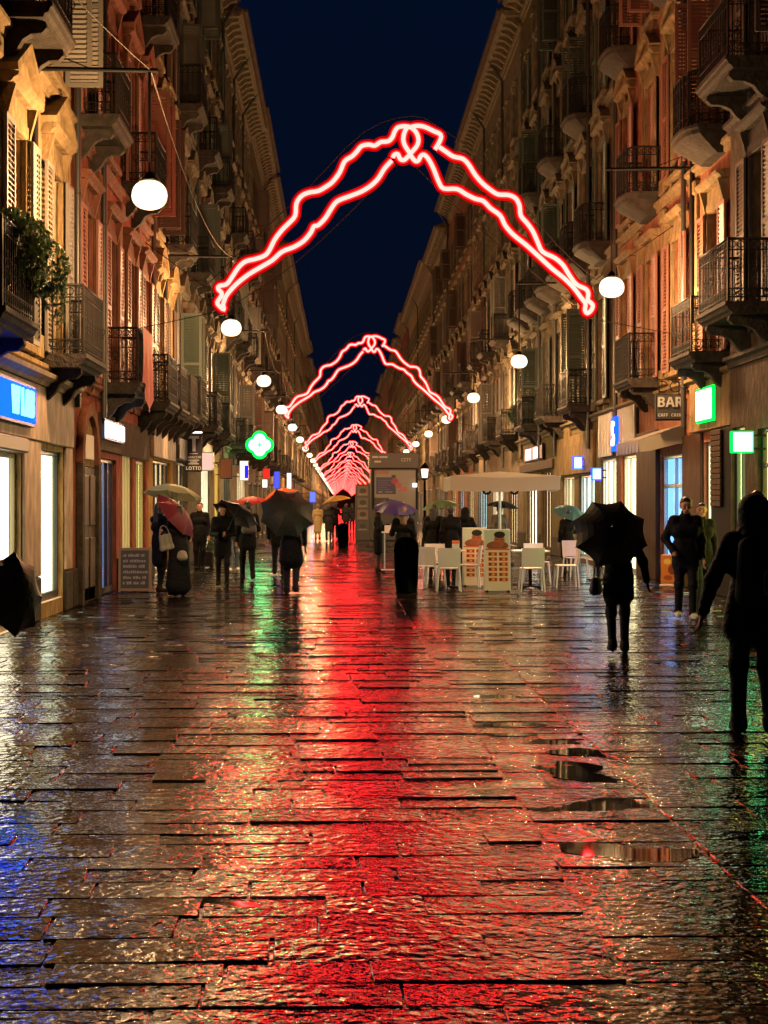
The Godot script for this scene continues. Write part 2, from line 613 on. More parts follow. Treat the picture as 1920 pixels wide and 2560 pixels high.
func railing_mesh(w: float, p: float, bow: bool) -> ArrayMesh:
	var key := "railing %.2f %.2f %s" % [w, p, bow]
	if cache.has(key):
		return cache[key]
	var b := MB.new()
	var x1 := p - 0.06
	var z1 := w / 2 - 0.05
	var h := 0.98
	var path := PackedVector3Array()
	path.append(Vector3(0.0, 0, -z1))
	if bow:
		for k in 9:
			var t := -1.0 + k / 4.0
			path.append(Vector3(x1 * (1.0 - 0.24 * t * t * t * t), 0, t * z1))
	else:
		path.append(Vector3(x1, 0, -z1))
		path.append(Vector3(x1, 0, z1))
	path.append(Vector3(0.0, 0, z1))
	for y in [0.07, 0.2, h - 0.17, h]:
		var r := PackedVector3Array()
		for q in path:
			r.append(q + Vector3(0, y, 0))
		b.tube(r, 0.022 if y == h else 0.012, 4)
	for i in path.size() - 1:
		var a := path[i]
		var e := path[i + 1]
		var n_bars := maxi(1, int(round(a.distance_to(e) / 0.125)))
		var dir := (e - a).normalized()
		for k in n_bars:
			var q := a.lerp(e, (k + 0.5) / n_bars)
			b.box(q + Vector3(-0.009, 0.0, -0.009), q + Vector3(0.009, h, 0.009))
			# scrolls between the rails
			b.ring(q + Vector3(0, h - 0.085, 0), dir, Vector3.UP, 0.055, 0.008, 8)
			b.ring(q + Vector3(0, 0.135, 0), dir, Vector3.UP, 0.045, 0.008, 8)
			if k % 2 == 0:
				b.ring(q + dir * 0.06 + Vector3(0, 0.5, 0), dir, Vector3.UP, 0.055, 0.008, 8)
				b.ring(q + dir * 0.06 + Vector3(0, 0.38, 0), dir, Vector3.UP, 0.04, 0.008, 7, 0.6, 5.0)
	for q in path:
		b.box(q + Vector3(-0.016, -0.01, -0.016), q + Vector3(0.016, h + 0.02, 0.016))
	cache[key] = b.mesh()
	return cache[key]


func wall_mesh(L: float, H: float, holes: Array, back: float) -> ArrayMesh:
	# the front at x = 0 with openings, their reveals, and the closed bulk of the building behind it
	var zs := [-L / 2, L / 2]
	var ys := [0.0, H]
	for q in holes:
		zs.append_array([q[0], q[1]])
		ys.append_array([q[2], q[3]])
	zs.sort()
	ys.sort()
	var b := MB.new()
	for j in ys.size() - 1:
		var y0: float = ys[j]
		var y1: float = ys[j + 1]
		if y1 - y0 < 1e-4:
			continue
		var start := INF
		for i in zs.size() - 1:
			var z0: float = zs[i]
			var z1: float = zs[i + 1]
			if z1 - z0 < 1e-4:
				continue
			var open := false
			for q in holes:
				if (z0 + z1) / 2 > q[0] and (z0 + z1) / 2 < q[1] and (y0 + y1) / 2 > q[2] and (y0 + y1) / 2 < q[3]:
					open = true
					break
			if not open and start == INF:
				start = z0
			if start != INF and (open or i == zs.size() - 2):
				var end: float = z0 if open else z1
				b.quad(Vector3(0, y1, end), Vector3(0, y1, start), Vector3(0, y0, start), Vector3(0, y0, end))
				start = INF
		if start != INF:
			b.quad(Vector3(0, y1, L / 2), Vector3(0, y1, start), Vector3(0, y0, start), Vector3(0, y0, L / 2))
	for q in holes:
		var e: float = -q[4]
		b.quad(Vector3(e, q[3], q[0]), Vector3(0, q[3], q[0]), Vector3(0, q[2], q[0]), Vector3(e, q[2], q[0]))
		b.quad(Vector3(0, q[3], q[1]), Vector3(e, q[3], q[1]), Vector3(e, q[2], q[1]), Vector3(0, q[2], q[1]))
		b.quad(Vector3(e, q[3], q[1]), Vector3(0, q[3], q[1]), Vector3(0, q[3], q[0]), Vector3(e, q[3], q[0]))
		if q[2] > 0.01:
			b.quad(Vector3(0, q[2], q[1]), Vector3(e, q[2], q[1]), Vector3(e, q[2], q[0]), Vector3(0, q[2], q[0]))
	for s in [-1.0, 1.0]:
		var z: float = s * L / 2
		if s > 0:
			b.quad(Vector3(-back, H, z), Vector3(0, H, z), Vector3(0, 0, z), Vector3(-back, 0, z))
		else:
			b.quad(Vector3(0, H, z), Vector3(-back, H, z), Vector3(-back, 0, z), Vector3(0, 0, z))
	b.quad(Vector3(-back, H, -L / 2), Vector3(-back, H, L / 2), Vector3(-back, 0, L / 2), Vector3(-back, 0, -L / 2))
	return b.mesh()


func cornice_mesh(L: float, over: float) -> ArrayMesh:
	var b := MB.new()
	b.ext(PackedVector2Array([Vector2(-0.1, -0.75), Vector2(0.06, -0.75), Vector2(0.08, -0.62), Vector2(0.14, -0.55), Vector2(0.16, -0.42), Vector2(-0.1, -0.42)]), -L / 2, L / 2)
	b.ext(PackedVector2Array([Vector2(-0.1, -0.14), Vector2(over - 0.1, -0.14), Vector2(over - 0.06, -0.08), Vector2(over, -0.03), Vector2(over, 0.06), Vector2(-0.1, 0.06)]), -L / 2, L / 2)
	var n := int(L / 0.85)
	for k in n:
		var z := -L / 2 + L * (k + 0.5) / n
		b.ext(PackedVector2Array([Vector2(-0.05, -0.142), Vector2(over - 0.15, -0.142), Vector2(over - 0.17, -0.24), Vector2(over * 0.5, -0.3), Vector2(0.22, -0.46), Vector2(-0.05, -0.5)]), z - 0.13, z + 0.13)
	return b.mesh()


func building(o: Dictionary) -> Node3D:
	var side: int = o.side
	var d0: float = o.d0
	var d1: float = o.d1
	var dm := (d0 + d1) / 2
	var L := d1 - d0
	var H: float = o.H
	var step: float = o.get("step", 0.0)  # how far this front stands before or behind its neighbours
	var root := thing("building", o.label, "building", Vector3(X_of(side) - side * step, 0, -dm), 0.0 if side < 0 else PI, "buildings along the street")
	var along := func(d: float) -> float: return (dm - d) if side < 0 else (d - dm)
	var wall: Material = o.wall
	var trim: Material = o.trim
	var holes := []
	var rows: Array = o.rows
	var bays: Array = o.bays
	var detail: int = o.get("detail", 2)
	for f in rows:
		for d in bays:
			var z: float = along.call(d)
			holes.append([z - f.w / 2, z + f.w / 2, f.y, f.y + f.h, 0.3])
	for s in o.get("shops", []):
		var za: float = along.call(s.d0)
		var zb: float = along.call(s.d1)
		holes.append([minf(za, zb), maxf(za, zb), s.get("y0", 0.0), s.y1, s.get("depth", 1.1)])
	part("wall", wall_mesh(L, H, holes, 9.0), wall, root)
	# roof
	var rb := MB.new()
	rb.ext(PackedVector2Array([Vector2(0.74, H + 0.07), Vector2(0.86, H + 0.10), Vector2(0.80, H + 0.16), Vector2(-4.5, H + 2.2), Vector2(-9.0, H + 0.3), Vector2(-9.0, H + 0.07)]), -L / 2, L / 2)
	rb.ext(PackedVector2Array([Vector2(0.861, H + 0.02), Vector2(0.98, H + 0.02), Vector2(1.0, H + 0.12), Vector2(0.861, H + 0.12)]), -L / 2, L / 2)
	var roof := part("roof", rb.mesh(), M.roof, root)
	var cn := 1 + int(L / 9.0)
	for k in (cn if detail > 0 else 0):
		var cb := MB.new()
		var zc := L * (float(k + 0.5) / cn - 0.5)
		cb.box(Vector3(-3.2, H + 1.2, zc - 0.4), Vector3(-2.5, H + 2.9, zc + 0.4))
		cb.box(Vector3(-3.28, H + 2.9, zc - 0.48), Vector3(-2.42, H + 3.0, zc + 0.48))
		part("chimney", cb.mesh(), M.umber, roof)
	part("cornice", cornice_mesh(L, 0.8), trim, root, Vector3(0, H, 0))
	# string courses
	for y in o.get("courses", []):
		var sb := MB.new()
		sb.ext(PackedVector2Array([Vector2(-0.05, -0.16), Vector2(0.05, -0.16), Vector2(0.07, -0.07), Vector2(0.14, -0.03), Vector2(0.14, 0.03), Vector2(-0.05, 0.06)]), -L / 2, L / 2)
		part("string_course", sb.mesh(), trim, root, Vector3(0, y, 0))
	# flat pilasters between the bays
	for q in o.get("pilasters", []):
		var pb := MB.new()
		var w: float = q.get("w", 0.5)
		pb.cbox(Vector3(-0.03, q.y0, -w / 2), Vector3(0.07, q.y1, w / 2), 0.015)
		pb.cbox(Vector3(-0.03, q.y0 + 0.01, -w / 2 - 0.06), Vector3(0.11, q.y0 + 0.35, w / 2 + 0.06), 0.02)
		pb.cbox(Vector3(-0.03, q.y1 - 0.3, -w / 2 - 0.05), Vector3(0.12, q.y1 - 0.02, w / 2 + 0.05), 0.03)
		var mm := pb.mesh()
		for d in q.at:
			part("pilaster", mm, trim, root, Vector3(0, 0, along.call(d)))
	for d in o.get("pipes", []):
		var tb := MB.new()
		tb.tube(PackedVector3Array([Vector3(0.75, H - 0.02, 0), Vector3(0.3, H - 0.7, 0), Vector3(0.14, H - 0.95, 0), Vector3(0.13, 3.2, 0)]), 0.055, 8)
		for k in 6:
			tb.ring(Vector3(0.13, 4.0 + k * 2.6, 0), Vector3.RIGHT, Vector3.BACK, 0.06, 0.015, 8)
		part("drainpipe", tb.mesh(), M.iron_grey, root, Vector3(0, 0, along.call(d)))
	# windows and balconies
	for fi in rows.size():
		var f: Dictionary = rows[fi]
		for bi in bays.size():
			var d: float = bays[bi]
			if f.y - 0.5 > EYE + 0.33 * d:
				continue
			var z: float = along.call(d)
			var has_balcony: bool = f.get("balcony", "") == "all" or (f.get("balcony", "") == "even" and bi % 2 == 0) or (f.get("balcony", "") == "odd" and bi % 2 == 1)
			var style: String = f.style
			if style == "mixed":
				style = ["tri", "seg"][(bi + fi) % 2]
			if has_balcony and style in ["none", "key"]:
				style = "door"
			var win := part("window", surround_mesh(f.w, f.h, style), trim, root, Vector3(0, f.y, z))
			if detail >= 1:
				part("sash", sash_mesh(f.w, f.h), M.sash, win)
				for s in [-1.0, 1.0]:
					part("pane", window_pane_mesh(f.w / 2 - 0.07, f.h - 0.1), M.glass, win, Vector3(-0.16, 0.05, s * (f.w / 4)))
				if (bi * 7 + fi * 3) % 4 == 1:
					var cb := MB.new()
					for k in 12:
						var za: float = -f.w / 2 + f.w * k / 12.0
						var zb: float = -f.w / 2 + f.w * (k + 1) / 12.0
						var xa := -0.26 + 0.02 * (k % 2)
						var xb := -0.26 + 0.02 * ((k + 1) % 2)
						cb.quad(Vector3(xb, f.h, zb), Vector3(xa, f.h, za), Vector3(xa, 0.02, za), Vector3(xb, 0.02, zb))
					part("curtain", cb.mesh(), M.curtain, win)
				var sh: String = f.get("shutters", "none")
				if sh == "some":
					sh = ["open", "closed", "open", "ajar"][(bi * 5 + fi * 2 + int(d0)) % 4]
				if sh != "none":
					var sm := shutter_mesh(f.w / 2 - 0.005, f.h - 0.02)
					var mtl: Material = o.get("shutter", M.shutter_brown)
					for s in [-1.0, 1.0]:
						var leaf := part("shutter", sm, mtl, win, Vector3(0.085, 0.01, s * f.w / 2))
						var a := 0.0
						if sh == "closed":
							a = PI if s > 0 else 0.0
							leaf.position.x = -0.05 if s < 0 else -0.012
						elif sh == "open":
							leaf.position.z = s * (f.w / 2 + 0.03)
							leaf.position.x = 0.115 if s > 0 else 0.16
							a = 0.0 if s > 0 else PI
						else:
							leaf.position.x = 0.12
							a = PI / 2 if s > 0 else PI / 2
						leaf.rotation.y = a
			else:
				part("pane", window_pane_mesh(f.w, f.h), M.glass, win, Vector3(-0.2, 0, 0))
			if has_balcony:
				var bw: float = f.get("bw", 2.0)
				var bp: float = f.get("bp", 0.72)
				var belly: bool = f.get("belly", false)
				var bal := part("balcony", slab_mesh(bw, bp, belly), o.get("slab", M.stone_dark), root, Vector3(0, f.y - 0.004, z))
				if d < 130:
					part("railing", railing_mesh(bw, bp, belly), M.iron, bal)
				if not belly and d < 110:
					for s in [-1.0, 1.0]:
						part("bracket", bracket_mesh(bp - 0.12), o.get("slab", M.stone_dark), bal, Vector3(0, -0.202, s * (bw / 2 - 0.3)))
	for s in o.get("shops", []):
		shop(root, s, along)
	# stone plinth along the pavement between the openings
	var gaps := [[-L / 2, L / 2]]
	for q in holes:
		if q[2] < 0.6:
			var next := []
			for g in gaps:
				if q[1] <= g[0] or q[0] >= g[1]:
					next.append(g)
					continue
				if q[0] > g[0]:
					next.append([g[0], q[0]])
				if q[1] < g[1]:
					next.append([q[1], g[1]])
			gaps = next
	for g in gaps:
		if g[1] - g[0] > 0.12:
			var pb := MB.new()
			pb.cbox(Vector3(-0.04, 0.0, g[0] + 0.02), Vector3(0.05, 0.62, g[1] - 0.02), 0.02)
			part("plinth", pb.mesh(), M.stone_dark, root)
	for q in o.get("quoins", []):
		# corner stones one on the other
		var qb := MB.new()
		qb.cbox(Vector3(-0.03, 0.006, -0.36), Vector3(0.09, 0.424, 0.36), 0.018)
		var m1 := qb.mesh()
		var qb2 := MB.new()
		qb2.cbox(Vector3(-0.03, 0.006, -0.36), Vector3(0.088, 0.424, 0.2), 0.018)
		var m2 := qb2.mesh()
		var y := 3.4
		var k := 0
		while y < H - 1.0:
			part("quoin", m1 if k % 2 == 0 else m2, trim, root, Vector3(0, y, along.call(q)), 0.0)
			y += 0.43
			k += 1
	return root


func shop(root: Node3D, s: Dictionary, along: Callable) -> void:
	var za: float = along.call(s.d0)
	var zb: float = along.call(s.d1)
	var z0 := minf(za, zb)
	var z1 := maxf(za, zb)
	var y0: float = s.get("y0", 0.0)
	var y1: float = s.y1
	var w := z1 - z0
	var h := y1 - y0
	var depth: float = s.get("depth", 1.1)
	var set_back: float = s.get("set_back", 0.07)
	var fm: Material = s.get("frame", M.frame_dark)
	var b := MB.new()
	var t := 0.07
	var x0 := -set_back - 0.06
	var x1 := -set_back
	b.cbox(Vector3(x0, y0, z0), Vector3(x1, y1, z0 + t), 0.008)
	b.cbox(Vector3(x0, y0, z1 - t), Vector3(x1, y1, z1), 0.008)
	b.cbox(Vector3(x0 + 0.002, y1 - t, z0 + t), Vector3(x1 - 0.002, y1, z1 - t), 0.008)
	b.cbox(Vector3(x0 + 0.002, y0, z0 + t), Vector3(x1 - 0.002, y0 + s.get("kick", 0.12), z1 - t), 0.008)
	var n: int = s.get("panes", 2)
	for k in range(1, n):
		var z := z0 + w * k / n
		b.cbox(Vector3(x0 + 0.001, y0 + 0.1, z - 0.03), Vector3(x1 + 0.01, y1 - t, z + 0.03), 0.008)
	var tr: float = s.get("transom", 0.0)
	if tr > 0:
		b.cbox(Vector3(x0 + 0.004, tr - 0.04, z0 + t), Vector3(x1 - 0.004, tr + 0.04, z1 - t), 0.008)
	var front := part("shopfront", b.mesh(), fm, root)
	for k in n:
		part("pane", window_pane_mesh(w / n - 0.05, h - 0.12), s.get("pane", M.shop_glass), front, Vector3(-set_back - 0.03, y0 + 0.06, z0 + w * (k + 0.5) / n))
	# the room behind
	var r := MB.new()
	var xd := -depth
	r.quad(Vector3(xd, y1, z1), Vector3(xd, y1, z0), Vector3(xd, y0, z0), Vector3(xd, y0, z1))
	r.quad(Vector3(0.0, y0 + 0.006, z1), Vector3(xd, y0 + 0.006, z1), Vector3(xd, y0 + 0.006, z0), Vector3(0.0, y0 + 0.006, z0))
	part("interior", r.mesh(), s.get("inside", M.wall_in), front)
	if s.has("glow"):
		# lit back wall and ceiling of the display
		var g := MB.new()
		var inset: float = s.get("inset", 0.02)
		var gy0: float = s.get("gy0", y0 + 0.05)
		var gy1: float = s.get("gy1", y1 - 0.04)
		g.box(Vector3(xd + 0.01, gy0, z0 + inset), Vector3(xd + 0.05, gy1, z1 - inset))
		for e in ([z0 + 0.004, z1 - 0.034] if s.get("ends", true) else []):
			g.box(Vector3(xd + 0.06, gy0, e), Vector3(-set_back - 0.09, gy1, e + 0.03))
		part("lit_display_panel", g.mesh(), glow(s.glow, s.energy), front)
		if s.has("light"):
			area(root, Transform3D(Basis(Vector3.UP, -PI / 2), Vector3(xd + 0.07, (gy0 + gy1) / 2, (z0 + z1) / 2)), s.glow, s.light, Vector2(w - 0.1, gy1 - gy0))
	var lr := RandomNumberGenerator.new()
	lr.seed = int(s.d0 * 100) + 7
	for q in s.get("goods", []):
		# racks and stands that show against the light: [place along 0..1, width, bottom, top, distance in]
		var gb := MB.new()
		gb.colored = true
		var zc: float = z0 + w * q[0]
		var xx: float = -q[4]
		var sh := 0.0
		gb.col = Color(0.05, 0.045, 0.04)
		for e in [-1.0, 1.0]:
			gb.box(Vector3(xx - 0.02, y0 + q[2], zc + e * q[1] / 2 - 0.015), Vector3(xx + 0.02, y0 + q[3], zc + e * q[1] / 2 + 0.015))
		var yy: float = y0 + q[2]
		while yy < y0 + q[3] - 0.1:
			gb.col = Color(0.08, 0.07, 0.06)
			gb.box(Vector3(xx - 0.14, yy, zc - q[1] / 2), Vector3(xx + 0.14, yy + 0.02, zc + q[1] / 2))
			var zz: float = zc - q[1] / 2 + 0.04
			while zz < zc + q[1] / 2 - 0.08:
				var ww := lr.randf_range(0.06, 0.14)
				gb.col = Color.from_hsv(lr.randf(), lr.randf_range(0.1, 0.7), lr.randf_range(0.08, 0.5))
				gb.box(Vector3(xx - 0.08, yy + 0.021, zz), Vector3(xx + 0.08, yy + lr.randf_range(0.1, 0.24), zz + ww))
				zz += ww + lr.randf_range(0.01, 0.08)
			yy += lr.randf_range(0.3, 0.4)
		part("shelf_rack", gb.mesh(), M.tinted, front)


func build_ground() -> void:
	var g := MB.new()
	g.quad(Vector3(-60, -0.0085, 20), Vector3(-60, -0.0085, -745).rotated(Vector3.UP, 0), Vector3(60, -0.0085, -745), Vector3(60, -0.0085, 20))
	var ground := single("ground", g.mesh(), M.slabs[3], "dark wet bedding under the paving of the street", "ground")
	ground.set_meta("kind", "structure")
	var pave := Node3D.new()
	pave.name = "pavement"
	add_child(pave)
	pave.set_meta("kind", "structure")
	tag(pave, "wet uneven stone slab paving of the pedestrian street", "pavement")
	rng.seed = 77
	var rest := []
	for k in 4:
		rest.append(MB.new())
	var picks := []
	var dc := 2.6
	var slope := 0.028
	while dc < 74.0:
		var deep := rng.randf_range(0.24, 0.37)
		# lanes: left field, sunken middle channel, right field
		for lane in [[-4.4, 0.994], [1.0, 1.734], [1.74, 7.1]]:
			var x: float = lane[0] - (rng.randf() * 0.9 if lane[0] < 0.9 else 0.0)
			while x < lane[1] - 0.05:
				var w := rng.randf_range(0.38, 0.98)
				if lane[1] - (x + w) < 0.25:
					w = lane[1] - x
				var xa := maxf(x, -4.35)
				var xb := minf(x + w, 7.05)
				x += w
				if xb - xa < 0.06:
					continue
				var sunk := -0.006 if lane[0] == 1.0 else 0.0
				var y := sunk + rng.randf_range(-0.005, 0.004)
				var d_mid := dc + deep / 2 + slope * (xa + xb) / 2
				var tilt := Basis.from_euler(Vector3(rng.randf_range(-0.024, 0.024), rng.randf_range(-0.008, 0.008), rng.randf_range(-0.009, 0.009)))
				var gap := rng.randf_range(0.0, 0.004)
				if lane[0] == 1.0 or x >= lane[1] - 0.01:
					xa += rng.randf_range(-0.012, 0.012)
					xb += rng.randf_range(-0.012, 0.004)
				var size := Vector3(xb - xa - gap * 2, 0.12, deep - gap * 2)
				var at := Vector3((xa + xb) / 2, y, -d_mid)
				var px := 850 + 4200 * at.x / d_mid
				var seen := px > -250 and px < 2150 and d_mid > 5.0
				var tone := rng.randi() % 4
				picks.append([d_mid if seen else 1000.0 + d_mid, at, size, tilt * Basis(Vector3.UP, atan(slope)), tone])
		dc += deep
	picks.sort_custom(func(a, b): return a[0] < b[0])
	for i in picks.size():
		var q: Array = picks[i]
		var s: Vector3 = q[2]
		var b: MB = MB.new() if i < 300 else rest[q[4]]
		var corner := rng.randf_range(0.003, 0.008)
		if i >= 300:
			b.T = Transform3D(q[3], q[1])
		rough_slab(b, s, corner, i < 700)
		if i < 300:
			var o := part("paving_slab", b.mesh(), M.slabs[q[4]], pave, q[1])
			o.basis = q[3]
	for k in 4:
		var o := part("distant_paving", rest[k].mesh(), M.slabs[k], pave)
		o.set_meta("kind", "stuff")
	var f := MB.new()
	f.quad(Vector3(-4.4, -0.004, -73.5), Vector3(-4.4, -0.004, -740), Vector3(7.1, -0.004, -740), Vector3(7.1, -0.004, -73.5))
	part("far_paving", f.mesh(), M.slabs[1], pave)
	# standing water in the hollows: [x, y in the photograph, width, depth]
	var pools := [[1275, 1742, 0.5, 0.25], [1310, 1808, 0.5, 0.25], [1350, 1832, 0.5, 0.22], [1400, 1868, 0.45, 0.5], [1440, 1925, 0.4, 0.5], [1480, 2010, 0.4, 0.45], [1560, 2130, 0.4, 0.4], [1140, 2468, 0.26, 0.14], [735, 2425, 0.2, 0.12], [960, 2200, 0.4, 0.12], [330, 2440, 0.25, 0.12], [1250, 2170, 0.35, 0.18], [470, 2250, 0.4, 0.15], [400, 1540, 1.6, 1.1]]
	for i in pools.size():
		var p: Array = pools[i]
		var d: float = EYE * 4200.0 / (p[1] - 1262.0)
		var x: float = (p[0] - 850.0) / 4200.0 * d
		var b := MB.new()
		var pts := PackedVector3Array()
		var ph := rng.randf() * TAU
		for k in 28:
			var an := TAU * k / 28
			var r := 0.5 + 0.16 * sin(2 * an + ph) + 0.10 * sin(3 * an + ph * 2) + 0.07 * sin(5 * an + ph * 3) + rng.randf_range(-0.09, 0.09)
			pts.append(Vector3(cos(an) * r * p[2] * 1.25, 0, sin(an) * r * p[3] * 1.25))
		for k in 28:
			var a := pts[k]
			var e := pts[(k + 1) % 28]
			b.tri(Vector3.ZERO, a, e)
		var o := single("puddle", b.mesh(), M.water, "puddle standing on the stone paving, %s" % [["beside the sunken channel", "in the sunken channel", "in the foreground"][2 if p[1] > 2080 else (1 if i < 7 else 0)]], "puddle", Vector3(x, -0.0042, -d), 0.0, "puddles on the paving")
		o.set_meta("kind", "structure")


func rough_slab(b: MB, s: Vector3, edge: float, fine: bool) -> void:
	# a split stone: worn corners, edges that wander, a top that is not quite flat
	var rim := PackedVector2Array()
	var hx := s.x / 2
	var hz := s.z / 2
	var jig := 0.009 if fine else 0.006
	var cut := rng.randf_range(0.004, 0.014)
	for side in 4:
		var a: Vector2 = [Vector2(-hx, -hz), Vector2(hx, -hz), Vector2(hx, hz), Vector2(-hx, hz)][side]
		var e: Vector2 = [Vector2(hx, -hz), Vector2(hx, hz), Vector2(-hx, hz), Vector2(-hx, -hz)][side]
		var t := (e - a).normalized()
		var n := Vector2(-t.y, t.x)
		var steps := (5 if side % 2 == 0 else 2) if fine else (3 if side % 2 == 0 else 1)
		rim.append(a + t * cut + n * rng.randf_range(0.0, jig * 0.6))
		for k in range(1, steps):
			rim.append(a.lerp(e, float(k) / steps) + n * rng.randf_range(-jig * 0.25, jig))
		rim.append(e - t * cut + n * rng.randf_range(0.0, jig * 0.6))
	var m := rim.size()
	var hi := rng.randf_range(-0.0008, 0.0008)
	var mid := b.vert(Vector3(rng.randf_range(-0.2, 0.2) * hx, hi, rng.randf_range(-0.2, 0.2) * hz), Vector3.UP)
	var ring := []
	var low := []
	var foot := []
	for k in m:
		var p := rim[k]
		var q := p * (1.0 - edge / maxf(p.length(), 0.05))
		ring.append(b.vert(Vector3(q.x, rng.randf_range(-0.0008, 0.0006), q.y), (Vector3.UP + Vector3(p.x, 0, p.y).normalized() * 0.012)))
		low.append(b.vert(Vector3(p.x, -edge * rng.randf_range(0.7, 1.3), p.y), (Vector3.UP * 0.8 + Vector3(p.x, 0, p.y).normalized())))
		foot.append(b.vert(Vector3(p.x, -s.y, p.y), Vector3(p.x, 0, p.y).normalized()))
	for k in m:
		var l := (k + 1) % m
		b.idx.append_array(PackedInt32Array([mid, ring[k], ring[l], ring[k], low[k], low[l], ring[k], low[l], ring[l], low[k], foot[k], foot[l], low[k], foot[l], low[l]]))


func make_lamp(side: int, arm_y: float) -> Node3D:
	# mounted on the wall at x = 0, reaching out along +x
	var o := Node3D.new()
	var reach := 1.68
	var y := 5.9
	var b := MB.new()
	b.tube(PackedVector3Array([Vector3(0.1, 5.2, 0), Vector3(0.1, arm_y + 0.35, 0)]), 0.055, 8)
	b.lathe(PackedVector2Array([Vector2(0.0, 0.0), Vector2(0.07, 0.02), Vector2(0.085, 0.09), Vector2(0.05, 0.15), Vector2(0.0, 0.18)]), 10, Transform3D(Basis(), Vector3(0.1, arm_y + 0.3, 0)))
	for yy in [5.5, arm_y - 0.3]:
		b.box(Vector3(-0.02, yy - 0.05, -0.04), Vector3(0.1, yy + 0.05, 0.04))
	part("wall_post", b.mesh(), M.iron, o)
	var c := MB.new()
	c.tube(PackedVector3Array([Vector3(0.1, arm_y, 0), Vector3(reach + 0.12, arm_y - 0.03, 0)]), 0.032, 8)
	c.tube(PackedVector3Array([Vector3(0.12, arm_y + 0.3, 0), Vector3(reach * 0.5, arm_y + 0.01, 0)]), 0.008, 5)
	part("arm", c.mesh(), M.iron, o)
	var r := MB.new()
	r.tube(PackedVector3Array([Vector3(reach, arm_y - 0.03, 0), Vector3(reach, y + 0.24, 0)]), 0.022, 6)
	part("drop_rod", r.mesh(), M.iron, o)
	var h := MB.new()
	h.lathe(PackedVector2Array([Vector2(0.11, 0.19), Vector2(0.11, 0.215), Vector2(0.07, 0.26), Vector2(0.04, 0.32), Vector2(0.0, 0.33)]), 16, Transform3D(Basis(), Vector3(reach, y, 0)))
	part("cap", h.mesh(), M.iron, o)
	var g := MB.new()
	var prof := PackedVector2Array()
	for k in 13:
		var an := -PI / 2 + PI * k / 12
		prof.append(Vector2(0.247 * pow(cos(an), 0.78) if k > 0 and k < 12 else 0.0, (0.21 if an > 0 else 0.19) * sin(an)))
	g.lathe(prof, 20, Transform3D(Basis(), Vector3(reach, y, 0)))
	part("lamp_globe", g.mesh(), M.lamp_glow, o)
	return o


func build_lamps() -> void:
	var left := []
	for k in 36:
		left.append(23.1 + 17.35 * k)
	var right := []
	for k in 10:
		right.append(32.9 + 17.0 * k)
	for side in [-1, 1]:
		var proto := make_lamp(side, 7.65 if side < 0 else 8.25)
		var list: Array = left if side < 0 else right
		for i in list.size():
			var o: Node3D = proto.duplicate()
			o.name = numbered("street_lamp")
			add_child(o)
			o.position = Vector3(X_of(side), 0, -list[i])
			o.rotation.y = 0.0 if side < 0 else PI
			var nth := i
			var near: String = "nearest one in view" if nth == 0 else (ORD[nth] if nth < 30 else "thirty-" + ORD[nth - 30]) + " lamp"
			tag(o, "street lamp on an iron arm, %s on the %s side" % [near, "left" if side < 0 else "right"], "street lamp", "street lamps along the houses")
			omni(o, Vector3(1.68, 5.9, 0), Color(1.0, 0.77, 0.52), LAMP_E, 0.2)
		proto.free()
	# the power cable that swings from arm to arm along the left row
	var c := MB.new()
	for i in 4:
		var a := Vector3(LEFT_X + 1.7, 7.62, -list_at(left, i))
		var e := Vector3(LEFT_X + 1.7, 7.62, -list_at(left, i + 1))
		var p := PackedVector3Array()
		for k in 17:
			var t := k / 16.0
			p.append(a.lerp(e, t) + Vector3(0, -0.55 * 4 * t * (1 - t), 0))
		c.tube(p, 0.008, 5)
	var q := PackedVector3Array()
	for k in 9:
		var t := k / 8.0
		q.append(Vector3(LEFT_X + 0.1, 8.9, -20.0).lerp(Vector3(LEFT_X + 1.7, 7.62, -23.1), t) + Vector3(0, -0.1 * 4 * t * (1 - t), 0))
	c.tube(q, 0.008, 5)
	single("power_cable", c.mesh(), mat(lin(0.11, 0.095, 0.075), 0.8), "pale power cable slung from lamp arm to lamp arm on the left", "cable")


func list_at(a: Array, i: int) -> float:
	return a[i]


func neon_line(raw: Array) -> PackedVector3Array:
	# the figure's outline in metres, in the plane z = 0; smoothed
	var p := PackedVector3Array()
	for i in range(0, raw.size(), 2):
		p.append(Vector3((500 + raw[i] / 1.659 - 850) / 4200.0 * 35.0, EYE + (1262 - 250 - raw[i + 1] / 1.659) / 4200.0 * 35.0, 0))
	var out := PackedVector3Array()
	for i in p.size() - 1:
		var a := p[maxi(i - 1, 0)]
		var e := p[mini(i + 2, p.size() - 1)]
		for k in 3:
			out.append(p[i].cubic_interpolate(p[i + 1], a, e, k / 3.0))
	out.append(p[p.size() - 1])
	return out


